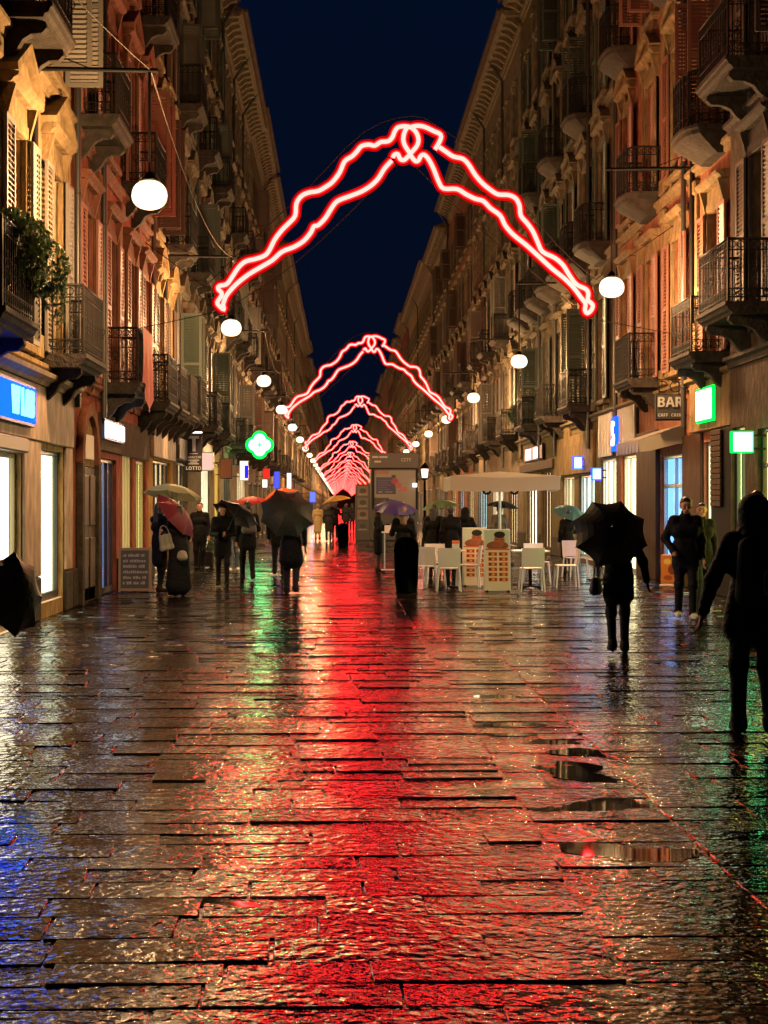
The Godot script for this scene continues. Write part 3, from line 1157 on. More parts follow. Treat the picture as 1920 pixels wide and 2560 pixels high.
func build_neon() -> void:
	var lines := [
		[868, 112, 845, 110, 822, 114, 808, 130, 798, 155, 780, 172, 750, 175, 725, 190, 700, 186, 670, 192, 650, 215, 630, 235, 600, 255, 580, 300, 550, 340, 520, 362, 490, 378, 450, 385, 420, 400, 400, 430, 395, 480, 370, 510, 340, 540, 310, 580, 290, 620, 270, 645, 230, 660, 190, 670, 160, 695, 130, 740, 110, 765, 80, 772, 76, 785, 90, 800, 88, 815, 72, 840, 82, 856, 100, 870, 96, 850, 100, 835, 112, 808, 150, 765, 200, 725, 250, 695, 300, 665, 340, 630, 390, 610, 430, 585, 460, 550, 472, 525, 490, 520, 520, 490, 545, 450, 570, 420, 620, 400, 670, 380, 710, 355, 740, 325, 765, 285, 795, 252],
		[800, 240, 806, 228, 820, 225, 830, 245, 845, 250, 860, 238, 880, 215, 900, 190, 906, 165, 898, 138, 880, 118, 862, 114, 848, 135, 843, 165, 850, 190, 866, 215, 880, 240, 895, 255, 907, 250, 915, 234, 930, 228, 950, 250, 970, 290, 990, 340, 1010, 368, 1065, 370, 1100, 390, 1140, 410, 1175, 420, 1205, 450, 1245, 480, 1265, 520, 1300, 560, 1350, 600, 1400, 645, 1460, 700, 1510, 740, 1550, 780, 1580, 820, 1598, 845, 1596, 870, 1605, 885, 1622, 872, 1628, 850, 1608, 830, 1610, 805, 1600, 785, 1560, 765, 1530, 725, 1505, 685, 1470, 655, 1420, 630, 1400, 590, 1380, 545, 1355, 510, 1330, 480, 1325, 440, 1310, 410, 1280, 395, 1235, 392, 1200, 370, 1170, 345, 1140, 310, 1115, 270, 1090, 245, 1050, 235, 1020, 215, 992, 196],
		[872, 114, 900, 108, 930, 112, 970, 130, 998, 145, 995, 170, 975, 205],
	]
	var proto := Node3D.new()
	for l in lines:
		var pts := neon_line(l)
		var b := MB.new()
		b.tube(pts, 0.05, 6)
		part("neon_tube", b.mesh(), M.neon, proto)
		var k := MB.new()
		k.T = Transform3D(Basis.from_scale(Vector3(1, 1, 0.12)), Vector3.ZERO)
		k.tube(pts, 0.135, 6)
		part("neon_outer_halo", k.mesh(), M.neon_halo_dim, proto)  # soft red halo of the tube, modelled as a flat glowing ribbon
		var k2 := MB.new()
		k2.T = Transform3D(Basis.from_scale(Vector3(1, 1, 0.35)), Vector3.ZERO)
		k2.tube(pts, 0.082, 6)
		part("neon_inner_halo", k2.mesh(), M.neon_halo_bright, proto)  # inner step of the same modelled halo, narrower and brighter
	var cables := [[20, 775, 200, 600, 450, 362, 680, 132, 880, 66, 1000, 118, 1200, 270, 1480, 600, 1640, 745], [100, 872, 250, 780, 400, 672, 620, 470, 780, 300, 840, 262], [880, 262, 1100, 480, 1300, 650, 1500, 815, 1610, 905]]
	var w := MB.new()
	for l in cables:
		w.tube(neon_line(l), 0.009, 4)
	w.tube(PackedVector3Array([neon_line([20, 775, 21, 775])[0], Vector3(LEFT_X, 7.3, 0)]), 0.009, 4)
	w.tube(PackedVector3Array([neon_line([1640, 745, 1641, 745])[0], Vector3(RIGHT_X, 7.5, 0)]), 0.009, 4)
	w.tube(PackedVector3Array([neon_line([1610, 905, 1611, 905])[0], Vector3(RIGHT_X, 5.2, 0)]), 0.009, 4)
	w.tube(PackedVector3Array([neon_line([100, 872, 101, 872])[0], Vector3(LEFT_X, 5.3, 0)]), 0.009, 4)
	part("support_cable", w.mesh(), M.iron, proto)
	for i in 17:
		var o: Node3D = proto.duplicate()
		o.name = numbered("neon_arch")
		add_child(o)
		o.position = Vector3(0, 0, -(35.0 + 43.6 * i))
		tag(o, "red neon drawing of two reaching arms hung across the street, %s from the front" % ORD[i], "neon light", "red neon arms over the street")
		if i < 8:
			for q in [[-1.4, 6.7], [0.3, 8.3], [2.6, 8.3], [4.3, 6.7]]:
				omni(o, Vector3(q[0], q[1], 0.0), Color(1.0, 0.06, 0.05), NEON_E, 0.25)
		elif i < 14:
			omni(o, Vector3(1.4, 8.0, 0.0), Color(1.0, 0.06, 0.05), NEON_E * 4, 0.6)
	proto.free()


func bays_of(a: float, b: float, step: float) -> Array:
	var n := maxi(1, int(round((b - a) / step)))
	var out := []
	for k in n:
		out.append(a + (b - a) * (k + 0.5) / n)
	return out


func between(bays: Array) -> Array:
	var out := []
	for k in bays.size() - 1:
		out.append((bays[k] + bays[k + 1]) / 2)
	return out


func build_buildings() -> void:
	var warm := Color(1.0, 0.90, 0.66)
	var ivory := Color(1.0, 0.95, 0.80)
	var cool := Color(0.86, 0.95, 1.0)
	# ---- left row
	building({
		"side": -1, "d0": 8.0, "d1": 26.8, "H": 19.5, "wall": M.cream, "trim": M.stone_warm, "label": "cream building with lit white shop windows at the left edge",
		"bays": [10.6, 13.5, 16.4, 19.2, 22.1, 25.0], "shutter": M.shutter_grey, "courses": [3.62, 7.75],
		"rows": [
			{"y": 3.82, "h": 2.75, "w": 1.15, "style": "tri", "balcony": "odd", "bw": 2.0, "bp": 0.68, "shutters": "open"},
			{"y": 8.0, "h": 2.5, "w": 1.15, "style": "seg", "balcony": "even", "bw": 1.9, "bp": 0.68, "shutters": "some"},
			{"y": 12.0, "h": 2.2, "w": 1.1, "style": "key", "shutters": "some"},
			{"y": 15.6, "h": 1.9, "w": 1.1, "style": "none", "shutters": "some"}],
		"pilasters": [{"y0": 3.7, "y1": 7.5, "w": 0.42, "at": between([19.2, 22.1, 25.0])}],
		"pipes": [26.7],
		"shops": [
			{"d0": 17.4, "d1": 22.62, "y1": 2.34, "glow": ivory, "energy": 3.2, "light": 3.0, "panes": 2, "frame": M.frame_olive, "depth": 0.5},
			{"d0": 23.95, "d1": 26.05, "y0": 0.22, "y1": 2.46, "glow": Color(0.95, 1.0, 0.84), "energy": 2.2, "light": 1.5, "panes": 1, "depth": 0.6, "frame": M.frame_dark},
		],
	})
	building({
		"side": -1, "d0": 26.8, "d1": 37.7, "H": 19.6, "wall": M.rose, "trim": M.stone_rose, "label": "rose red building beside the cream one on the left",
		"bays": [28.2, 31.1, 34.0, 36.5], "shutter": M.shutter_rose, "courses": [3.7, 7.7],
		"rows": [
			{"y": 3.85, "h": 2.7, "w": 1.1, "style": "flat", "balcony": "odd", "bw": 2.0, "bp": 0.72, "shutters": "open"},
			{"y": 8.0, "h": 2.5, "w": 1.1, "style": "tri", "balcony": "even", "bw": 1.9, "bp": 0.72, "shutters": "some"},
			{"y": 12.0, "h": 2.2, "w": 1.1, "style": "flat", "balcony": "odd", "shutters": "some"},
			{"y": 15.6, "h": 1.9, "w": 1.1, "style": "key", "shutters": "some"}],
		"pilasters": [{"y0": 3.75, "y1": 7.5, "w": 0.4, "at": between([28.2, 31.1, 34.0, 36.5])}],
		"pipes": [29.7, 37.6],
		"shops": [
			{"d0": 30.0, "d1": 32.3, "y1": 2.5, "glow": Color(0.55, 0.7, 1.0), "energy": 0.5, "panes": 3, "depth": 1.2, "inset": 0.8, "inside": M.black},
			{"d0": 33.2, "d1": 35.0, "y0": 0.15, "y1": 2.7, "glow": warm, "energy": 4.5, "panes": 4, "depth": 0.5, "frame": M.frame_olive},
			{"d0": 35.4, "d1": 37.3, "y0": 0.15, "y1": 2.6, "glow": Color(1.0, 0.97, 0.6), "energy": 2.6, "panes": 2, "depth": 0.5, "frame": M.frame_olive},
		],
	})
	building({
		"side": -1, "d0": 37.7, "d1": 43.2, "H": 19.4, "wall": M.ochre, "trim": M.stone_warm, "label": "narrow ochre yellow building on the left row",
		"bays": [39.1, 41.8], "shutter": M.shutter_brown, "courses": [3.7, 7.8],
		"rows": [
			{"y": 3.85, "h": 2.7, "w": 1.05, "style": "seg", "balcony": "all", "bw": 1.8, "shutters": "open"},
			{"y": 8.0, "h": 2.5, "w": 1.05, "style": "seg", "balcony": "odd", "bw": 1.8, "shutters": "some"},
			{"y": 12.0, "h": 2.2, "w": 1.05, "style": "flat", "shutters": "some"},
			{"y": 15.6, "h": 1.9, "w": 1.05, "style": "key", "shutters": "some"}],
		"pipes": [43.1],
		"shops": [{"d0": 38.6, "d1": 42.6, "y0": 0.0, "y1": 2.7, "glow": warm, "energy": 1.4, "panes": 4, "depth": 0.9, "frame": M.frame_dark, "inset": 0.5}],
	})
	building({
		"side": -1, "d0": 43.2, "d1": 60.2, "H": 19.8, "wall": M.dun, "trim": M.stone, "label": "dun grey building with a projecting eave on the left row",
		"bays": [44.7, 47.6, 50.5, 53.4, 56.2, 58.9], "shutter": M.shutter_green, "courses": [3.8, 7.8, 11.9],
		"rows": [
			{"y": 4.0, "h": 2.7, "w": 1.1, "style": "mixed", "balcony": "even", "shutters": "some"},
			{"y": 8.1, "h": 2.5, "w": 1.1, "style": "seg", "balcony": "odd", "shutters": "some"},
			{"y": 12.1, "h": 2.2, "w": 1.1, "style": "flat", "balcony": "even", "shutters": "some"},
			{"y": 15.8, "h": 1.9, "w": 1.1, "style": "key", "shutters": "some"}],
		"pipes": [49.0, 60.0],
		"shops": [
			{"d0": 44.2, "d1": 47.4, "y1": 2.8, "glow": warm, "energy": 1.2, "panes": 3, "depth": 1.0, "inset": 0.7},
			{"d0": 52.0, "d1": 55.6, "y0": 0.1, "y1": 3.0, "glow": ivory, "energy": 6.0, "light": 2.0, "panes": 4, "depth": 0.5, "frame": M.frame_alu},
			{"d0": 57.6, "d1": 60.0, "y0": 0.1, "y1": 3.1, "glow": Color(1.0, 0.86, 0.34), "energy": 5.0, "panes": 3, "depth": 0.5, "frame": M.frame_olive}],
	})
	building({
		"side": -1, "d0": 60.2, "d1": 79.0, "H": 19.3, "wall": M.pale, "trim": M.stone, "label": "pale stone building with corner blocks on the left row", "quoins": [60.65, 78.5],
		"bays": bays_of(61.4, 78.0, 2.9), "shutter": M.shutter_grey, "courses": [3.8, 7.8, 11.9],
		"rows": [
			{"y": 4.0, "h": 2.7, "w": 1.1, "style": "flat", "balcony": "odd", "shutters": "some"},
			{"y": 8.1, "h": 2.5, "w": 1.1, "style": "tri", "balcony": "even", "shutters": "some"},
			{"y": 12.1, "h": 2.2, "w": 1.1, "style": "flat", "balcony": "odd", "shutters": "none"},
			{"y": 15.8, "h": 1.9, "w": 1.1, "style": "key", "shutters": "none"}],
		"pipes": [66.0, 72.0],
		"shops": [
			{"d0": 62.0, "d1": 66.0, "y1": 3.0, "glow": Color(0.7, 0.9, 0.75), "energy": 1.4, "panes": 4, "depth": 0.7, "inset": 0.4},
			{"d0": 70.0, "d1": 77.0, "y1": 3.0, "glow": warm, "energy": 2.0, "panes": 5, "depth": 0.7, "frame": M.frame_alu}],
	})
	# ---- right row
	building({
		"side": 1, "d0": 14.0, "d1": 29.6, "H": 20.4, "wall": M.umber, "trim": M.stone_dark, "label": "dark brown building at the right edge of the street",
		"bays": [15.8, 18.7, 21.6, 24.5, 27.4], "shutter": M.shutter_brown, "courses": [4.2, 8.3], "step": 0.12,
		"rows": [
			{"y": 4.85, "h": 2.6, "w": 1.15, "style": "flat", "balcony": "even", "bw": 2.2, "bp": 0.85, "shutters": "open"},
			{"y": 8.7, "h": 2.5, "w": 1.15, "style": "tri", "balcony": "even", "bw": 2.2, "bp": 0.85, "shutters": "some"},
			{"y": 12.5, "h": 2.2, "w": 1.1, "style": "key", "shutters": "some"}],
		"shops": [
			{"d0": 24.4, "d1": 27.68, "y1": 2.9, "glow": Color(1.0, 0.95, 0.45), "energy": 3.2, "light": 1.2, "panes": 3, "depth": 0.6, "transom": 2.3},
			{"d0": 28.54, "d1": 29.5, "y1": 3.0, "glow": Color(0.88, 1.0, 0.60), "energy": 5.5, "light": 0.5, "panes": 2, "depth": 0.6, "goods": [[0.6, 0.4, 0.0, 1.5, 0.26]]},
		],
	})
	building({
		"side": 1, "d0": 29.6, "d1": 42.2, "H": 20.6, "wall": M.salmon, "trim": M.stone_warm, "label": "salmon pink building above the bar and the green sign on the right",
		"bays": [31.1, 34.6, 37.6, 40.6], "shutter": M.shutter_rose, "courses": [4.1, 8.2], "slab": M.stone_dark,
		"rows": [
			{"y": 4.42, "h": 2.7, "w": 1.15, "style": "flat", "balcony": "even", "bw": 1.9, "bp": 0.74, "shutters": "open"},
			{"y": 8.5, "h": 2.6, "w": 1.15, "style": "seg", "balcony": "even", "bw": 1.9, "bp": 0.8, "belly": true, "shutters": "some"},
			{"y": 12.5, "h": 2.2, "w": 1.1, "style": "seg", "balcony": "odd", "belly": true, "shutters": "some"},
			{"y": 16.2, "h": 1.9, "w": 1.1, "style": "key", "shutters": "some"}],
		"pilasters": [{"y0": 4.2, "y1": 8.0, "w": 0.45, "at": [32.9, 36.1, 39.1]}, {"y0": 8.3, "y1": 19.4, "w": 0.4, "at": [32.9, 36.1]}],
		"pipes": [33.6, 41.9],
		"shops": [
			{"d0": 31.34, "d1": 32.3, "y1": 2.85, "glow": Color(1.0, 1.0, 0.80), "energy": 5.0, "light": 0.8, "panes": 1, "depth": 0.4, "frame": M.frame_alu},
			{"d0": 34.1, "d1": 36.7, "y1": 2.7, "glow": Color(0.45, 0.70, 1.0), "energy": 2.6, "light": 1.0, "panes": 2, "depth": 0.5, "transom": 2.05, "frame": M.frame_alu, "goods": [[0.75, 0.5, 0.0, 1.2, 0.26]]},
			{"d0": 39.2, "d1": 41.8, "y1": 2.85, "glow": Color(1.0, 0.97, 0.72), "energy": 4.5, "light": 1.8, "panes": 3, "depth": 0.4, "frame": M.frame_alu, "goods": [[0.2, 0.5, 0.0, 1.6, 0.26]]},
		],
	})
	building({
		"side": 1, "d0": 42.2, "d1": 64.2, "H": 20.8, "wall": M.olive, "trim": M.stone, "label": "long olive grey building behind the cafe canopy on the right",
		"bays": bays_of(43.0, 63.6, 2.95), "shutter": M.shutter_green, "courses": [4.1, 8.2, 12.2],
		"rows": [
			{"y": 4.42, "h": 2.7, "w": 1.15, "style": "flat", "balcony": "odd", "bw": 2.0, "bp": 0.74, "shutters": "some"},
			{"y": 8.5, "h": 2.6, "w": 1.15, "style": "seg", "balcony": "all", "bw": 1.9, "bp": 0.8, "belly": true, "shutters": "some"},
			{"y": 12.5, "h": 2.2, "w": 1.1, "style": "seg", "balcony": "odd", "belly": true, "shutters": "some"},
			{"y": 16.2, "h": 1.9, "w": 1.1, "style": "key", "shutters": "some"}],
		"pilasters": [{"y0": 4.2, "y1": 19.6, "w": 0.42, "at": between(bays_of(43.0, 63.6, 2.95))}],
		"pipes": [46.5, 53.7, 58.0],
		"shops": [
			{"d0": 42.6, "d1": 45.2, "y1": 2.85, "glow": Color(1.0, 0.97, 0.78), "energy": 4.0, "light": 1.4, "panes": 3, "depth": 0.4, "frame": M.frame_alu, "goods": [[0.5, 0.7, 0.0, 1.7, 0.26]]},
			{"d0": 46.2, "d1": 49.3, "y0": 0.1, "y1": 2.5, "glow": Color(0.85, 1.0, 0.95), "energy": 2.4, "panes": 3, "depth": 0.4, "frame": M.frame_alu, "goods": [[0.3, 0.6, 0.0, 1.4, 0.26]]},
			{"d0": 50.2, "d1": 53.0, "y0": 0.1, "y1": 2.5, "glow": warm, "energy": 2.0, "panes": 3, "depth": 0.4, "frame": M.frame_alu, "goods": [[0.6, 0.8, 0.0, 1.6, 0.26]]},
			{"d0": 55.5, "d1": 58.6, "y0": 0.1, "y1": 2.8, "glow": warm, "energy": 1.6, "panes": 4, "depth": 0.7, "frame": M.brown_front},
			{"d0": 59.3, "d1": 63.2, "y0": 0.1, "y1": 2.7, "glow": ivory, "energy": 5.5, "light": 2.0, "panes": 4, "depth": 0.6, "frame": M.brown_front}],
	})
	building({
		"side": 1, "d0": 64.2, "d1": 88.0, "H": 20.5, "wall": M.pale, "trim": M.stone, "label": "pale building with corner blocks on the right row", "quoins": [64.65, 87.5],
		"bays": bays_of(65.4, 87.0, 3.0), "shutter": M.shutter_grey, "courses": [4.1, 8.2, 12.2],
		"rows": [
			{"y": 4.42, "h": 2.7, "w": 1.15, "style": "mixed", "balcony": "even", "shutters": "some"},
			{"y": 8.5, "h": 2.6, "w": 1.15, "style": "tri", "balcony": "odd", "shutters": "some"},
			{"y": 12.5, "h": 2.2, "w": 1.1, "style": "flat", "shutters": "none"},
			{"y": 16.2, "h": 1.9, "w": 1.1, "style": "key", "shutters": "none"}],
		"pipes": [71.0, 80.0],
		"shops": [
			{"d0": 66.0, "d1": 70.5, "y1": 2.8, "glow": warm, "energy": 2.0, "panes": 5, "depth": 0.7, "frame": M.brown_front},
			{"d0": 72.0, "d1": 77.5, "y1": 2.8, "glow": ivory, "energy": 2.4, "panes": 5, "depth": 0.7, "frame": M.frame_alu},
			{"d0": 79.5, "d1": 86.0, "y1": 2.8, "glow": Color(0.7, 0.95, 0.95), "energy": 1.6, "panes": 5, "depth": 0.7, "frame": M.frame_dark}],
	})
	# ---- the rows go on: plainer and plainer with distance
	rng.seed = 4242
	var walls := ["dun", "rose", "ochre", "pale", "olive", "salmon", "cream", "umber"]
	var shown := {"dun": "dun grey", "rose": "rose red", "ochre": "ochre", "pale": "pale stone", "olive": "olive grey", "salmon": "salmon pink", "cream": "cream", "umber": "dark brown"}
	for side in [-1, 1]:
		var d: float = 79.0 if side < 0 else 88.0
		var i := 0
		while d < 690:
			var far := d > 230
			var len_ := rng.randf_range(14, 24) if not far else rng.randf_range(26, 46)
			var H := rng.randf_range(18.6, 20.6) if side < 0 else rng.randf_range(19.6, 21.0)
			var wn: String = walls[(i * 3 + (0 if side < 0 else 5)) % 8]
			var rows := []
			if not far:
				for f in 4:
					rows.append({"y": [4.1, 8.2, 12.2, 15.9][f], "h": [2.7, 2.5, 2.2, 1.9][f], "w": 1.15, "style": ["flat", "tri", "flat", "none"][f] if d < 150 else "none", "balcony": ["odd", "even", "", ""][f] if d < 170 else "", "shutters": "some" if d < 110 else "none"})
			var shops := []
			var n_shops := 3 if not far else 2
			for k in n_shops:
				var a := d + len_ * (k + 0.12) / n_shops
				var e := d + len_ * (k + 0.85) / n_shops
				shops.append({"d0": a, "d1": e, "y1": rng.randf_range(2.6, 3.0), "glow": [warm, ivory, cool, Color(1, 0.8, 0.5)][rng.randi() % 4], "energy": rng.randf_range(0.8, 3.5), "panes": 4, "depth": 0.6, "frame": M.frame_dark})
			building({
				"side": side, "d0": d, "d1": d + len_, "H": H, "wall": M[wn], "trim": M.stone, "label": "%s building far down the %s row, %s from the front" % [shown[wn], "left" if side < 0 else "right", ORD[mini(i + (5 if side < 0 else 4), 29)]],
				"bays": bays_of(d + 0.6, d + len_ - 0.6, 3.1), "shutter": M.shutter_brown, "courses": [3.9, 7.9, 11.9], "rows": rows, "shops": shops,
				"detail": 1 if d < 120 else 0, "pipes": [d + len_ - 0.3] if d < 150 else [], "step": rng.randf_range(-0.1, 0.15)})
			d += len_
			i += 1
	var e := MB.new()
	e.box(Vector3(-16, 0, -760), Vector3(20, 21, -745))
	e.box(Vector3(-16.5, 21, -760.5), Vector3(20.5, 22, -744.2))
	for k in 9:
		for f in 4:
			e.box(Vector3(-14 + k * 3.7, 4 + f * 4.1, -744.99), Vector3(-12.4 + k * 3.7, 6.6 + f * 4.1, -744.8))
	single("building", e.mesh(), M.dun, "dim building that closes the far end of the street", "building", Vector3.ZERO, 0, "buildings along the street")


# ---- figures. A body is one skin drawn round a posed skeleton (distance to tapered bones, joined smoothly), facing +z.

func skin_mesh(bones: Array, cell: float, k: float, folds := 0.0) -> MB:
	# bones: [from, to, radius, radius, colour]
	var lo := Vector3(INF, INF, INF)
	var hi := -lo
	for q in bones:
		var r: float = maxf(q[2], q[3]) + 2.5 * cell
		lo = lo.min(q[0] - Vector3.ONE * r).min(q[1] - Vector3.ONE * r)
		hi = hi.max(q[0] + Vector3.ONE * r).max(q[1] + Vector3.ONE * r)
	var nx := int((hi.x - lo.x) / cell) + 2
	var ny := int((hi.y - lo.y) / cell) + 2
	var nz := int((hi.z - lo.z) / cell) + 2
	var field := PackedFloat32Array()
	field.resize(nx * ny * nz)
	field.fill(1000.0)
	var best := field.duplicate()
	var who := PackedByteArray()
	who.resize(nx * ny * nz)
	for bi in bones.size():
		var q: Array = bones[bi]
		var a: Vector3 = q[0] - lo
		var e: Vector3 = q[1] - lo
		var ra: float = q[2]
		var rb: float = q[3]
		var ab := e - a
		var inv := 1.0 / maxf(ab.length_squared(), 1e-9)
		var pad := maxf(ra, rb) + k + 2.2 * cell
		var mn := a.min(e) - Vector3.ONE * pad
		var mx := a.max(e) + Vector3.ONE * pad
		var i0 := maxi(0, int(mn.x / cell))
		var i1 := mini(nx - 1, int(mx.x / cell) + 1)
		var j0 := maxi(0, int(mn.y / cell))
		var j1 := mini(ny - 1, int(mx.y / cell) + 1)
		var k0 := maxi(0, int(mn.z / cell))
		var k1 := mini(nz - 1, int(mx.z / cell) + 1)
		for kk in range(k0, k1 + 1):
			for jj in range(j0, j1 + 1):
				var p := Vector3(i0 * cell, jj * cell, kk * cell) - a
				var at := (kk * ny + jj) * nx + i0
				for ii in range(i0, i1 + 1):
					var h := clampf(p.dot(ab) * inv, 0.0, 1.0)
					var d := (p - ab * h).length() - (ra + (rb - ra) * h)
					var o := field[at]
					if d < best[at]:
						best[at] = d
						who[at] = bi
					if o > 900.0:
						field[at] = d
					else:
						var m := clampf(0.5 + 0.5 * (o - d) / k, 0.0, 1.0)
						field[at] = o + (d - o) * m - k * m * (1.0 - m)
					p.x += cell
					at += 1
	var out := MB.new()
	out.colored = true
	var sy := nx
	var sz := nx * ny
	var corner := [0, 1, sy, sy + 1, sz, sz + 1, sz + sy, sz + sy + 1]
	var edges := [[0, 1], [2, 3], [4, 5], [6, 7], [0, 2], [1, 3], [4, 6], [5, 7], [0, 4], [1, 5], [2, 6], [3, 7]]
	var off := [Vector3(0, 0, 0), Vector3(1, 0, 0), Vector3(0, 1, 0), Vector3(1, 1, 0), Vector3(0, 0, 1), Vector3(1, 0, 1), Vector3(0, 1, 1), Vector3(1, 1, 1)]
	var made := {}
	var near := cell * 1.9
	var total := field.size() - sz - sy - 1
	var cells := PackedInt32Array()
	for at in total:
		if absf(field[at]) < near:
			cells.append(at)
	for at in cells:
		var f := [0.0, 0.0, 0.0, 0.0, 0.0, 0.0, 0.0, 0.0]
		var neg := 0
		for c8 in 8:
			var v: float = field[at + corner[c8]]
			f[c8] = v
			if v < 0.0:
				neg += 1
		if neg == 0 or neg == 8:
			continue
		var sum := Vector3.ZERO
		var n := 0
		for e in edges:
			var fa: float = f[e[0]]
			var fb: float = f[e[1]]
			if (fa < 0.0) != (fb < 0.0):
				sum += (off[e[0]] as Vector3).lerp(off[e[1]], fa / (fa - fb))
				n += 1
		var i := at % nx
		var j := (at / nx) % ny
		var kz := at / sz
		var g := Vector3(f[1] + f[3] + f[5] + f[7] - f[0] - f[2] - f[4] - f[6], f[2] + f[3] + f[6] + f[7] - f[0] - f[1] - f[4] - f[5], f[4] + f[5] + f[6] + f[7] - f[0] - f[1] - f[2] - f[3])
		out.col = bones[who[at]][4]
		var vp := lo + (Vector3(i, j, kz) + sum / n) * cell
		if folds > 0.0 and out.col != SKIN:
			# creases of cloth
			g = g.normalized()
			var c0 := crease(vp)
			var gr := Vector3(crease(vp + Vector3(0.008, 0, 0)) - c0, crease(vp + Vector3(0, 0.008, 0)) - c0, crease(vp + Vector3(0, 0, 0.008)) - c0) / 0.008
			vp += g * folds * c0
			g -= (gr - g * gr.dot(g)) * folds
		made[at] = out.vert(vp, g)
	for at in made:
		var s0: bool = field[at] < 0.0
		for ax in 3:
			var st: int = [1, sy, sz][ax]
			if (field[at + st] < 0.0) == s0:
				continue
			var u: int = [sy, sz, 1][ax]
			var w: int = [sz, 1, sy][ax]
			if not (made.has(at - u) and made.has(at - w) and made.has(at - u - w)):
				continue
			var A: int = made[at]
			var B: int = made[at - u]
			var C: int = made[at - u - w]
			var D: int = made[at - w]
			if s0:
				out.idx.append_array(PackedInt32Array([A, D, C, A, C, B]))
			else:
				out.idx.append_array(PackedInt32Array([A, B, C, A, C, D]))
	return out


var cloth_noise: FastNoiseLite


func crease(p: Vector3) -> float:
	if cloth_noise == null:
		cloth_noise = FastNoiseLite.new()
		cloth_noise.noise_type = FastNoiseLite.TYPE_SIMPLEX_SMOOTH
		cloth_noise.frequency = 1.0
		cloth_noise.fractal_octaves = 2
		cloth_noise.seed = 5
	# folds gather across the limbs at an angle
	var n := cloth_noise.get_noise_3d(p.x * 7.0 + p.y * 4.0, p.y * 13.0, p.z * 7.0 + p.y * 3.0)
	return 1.0 - 2.2 * absf(n)


const SKIN := Color(0.42, 0.23, 0.155)


func head_shape(fine: bool) -> MB:
	# middle of the head at the origin, face to +z; about 0.23 m tall
	var key := "head %s" % fine
	if cache.has(key):
		return cache[key]
	var s := SKIN
	var dark := Color(0.03, 0.02, 0.015)
	var lip := Color(0.32, 0.12, 0.09)
	var b := [
		[Vector3(0, 0.028, -0.022), Vector3(0, 0.03, 0.018), 0.083, 0.078, s], [Vector3(0, -0.01, 0.0), Vector3(0, -0.055, 0.032), 0.07, 0.052, s],
		[Vector3(-0.02, -0.09, 0.052), Vector3(0.02, -0.09, 0.052), 0.022, 0.022, s], [Vector3(0, 0.012, 0.088), Vector3(0, -0.026, 0.108), 0.009, 0.014, s],
		[Vector3(-0.034, 0.022, 0.082), Vector3(0.034, 0.022, 0.082), 0.012, 0.012, s], [Vector3(0, -0.05, -0.02), Vector3(0, -0.17, -0.035), 0.054, 0.058, s]]
	for e in [-1.0, 1.0]:
		b.append([Vector3(e * 0.079, 0.012, -0.004), Vector3(e * 0.076, -0.028, 0.002), 0.016, 0.011, s])
		b.append([Vector3(e * 0.045, -0.02, 0.062), Vector3(e * 0.04, -0.03, 0.066), 0.02, 0.018, s])
		b.append([Vector3(e * 0.026, 0.006, 0.083), Vector3(e * 0.038, 0.006, 0.079), 0.0075, 0.0075, dark])
		b.append([Vector3(e * 0.018, 0.028, 0.093), Vector3(e * 0.044, 0.028, 0.083), 0.006, 0.004, dark])
	b.append([Vector3(-0.018, -0.058, 0.083), Vector3(0.018, -0.058, 0.083), 0.0075, 0.0075, lip])
	cache[key] = skin_mesh(b, 0.0055 if fine else 0.012, 0.014)
	return cache[key]


func hand_shape(grip: bool) -> MB:
	# wrist at the origin, fingers down -y, thumb towards +z
	var key := "hand %s" % grip
	if cache.has(key):
		return cache[key]
	var s := SKIN
	var b := [[Vector3(0, 0.02, 0), Vector3(0, -0.02, 0), 0.024, 0.022, s]]
	var zs := [0.033, 0.011, -0.011, -0.032]
	var ls := [0.068, 0.078, 0.072, 0.055]
	for i in 4:
		var z: float = zs[i]
		var l: float = ls[i]
		b.append([Vector3(0, -0.012, z * 0.5), Vector3(0, -0.088, z), 0.015, 0.0125, s])
		if grip:
			b.append([Vector3(0.0, -0.09, z), Vector3(0.028, -0.108, z), 0.010, 0.0095, s])
			b.append([Vector3(0.028, -0.108, z), Vector3(0.046, -0.085, z), 0.0095, 0.009, s])
			b.append([Vector3(0.046, -0.085, z), Vector3(0.034, -0.066, z), 0.009, 0.008, s])
		else:
			b.append([Vector3(0.0, -0.09, z), Vector3(0.008, -0.09 - l * 0.5, z * 1.08), 0.010, 0.009, s])
			b.append([Vector3(0.008, -0.09 - l * 0.5, z * 1.08), Vector3(0.026, -0.09 - l * 0.92, z * 1.08), 0.009, 0.0078, s])
	b.append([Vector3(0.004, -0.03, 0.022), Vector3(0.012, -0.062, 0.05), 0.014, 0.0115, s])
	b.append([Vector3(0.012, -0.062, 0.05), Vector3(0.024 if grip else 0.016, -0.09, 0.05 if grip else 0.058), 0.0115, 0.009, s])
	cache[key] = skin_mesh(b, 0.0058, 0.006)
	return cache[key]


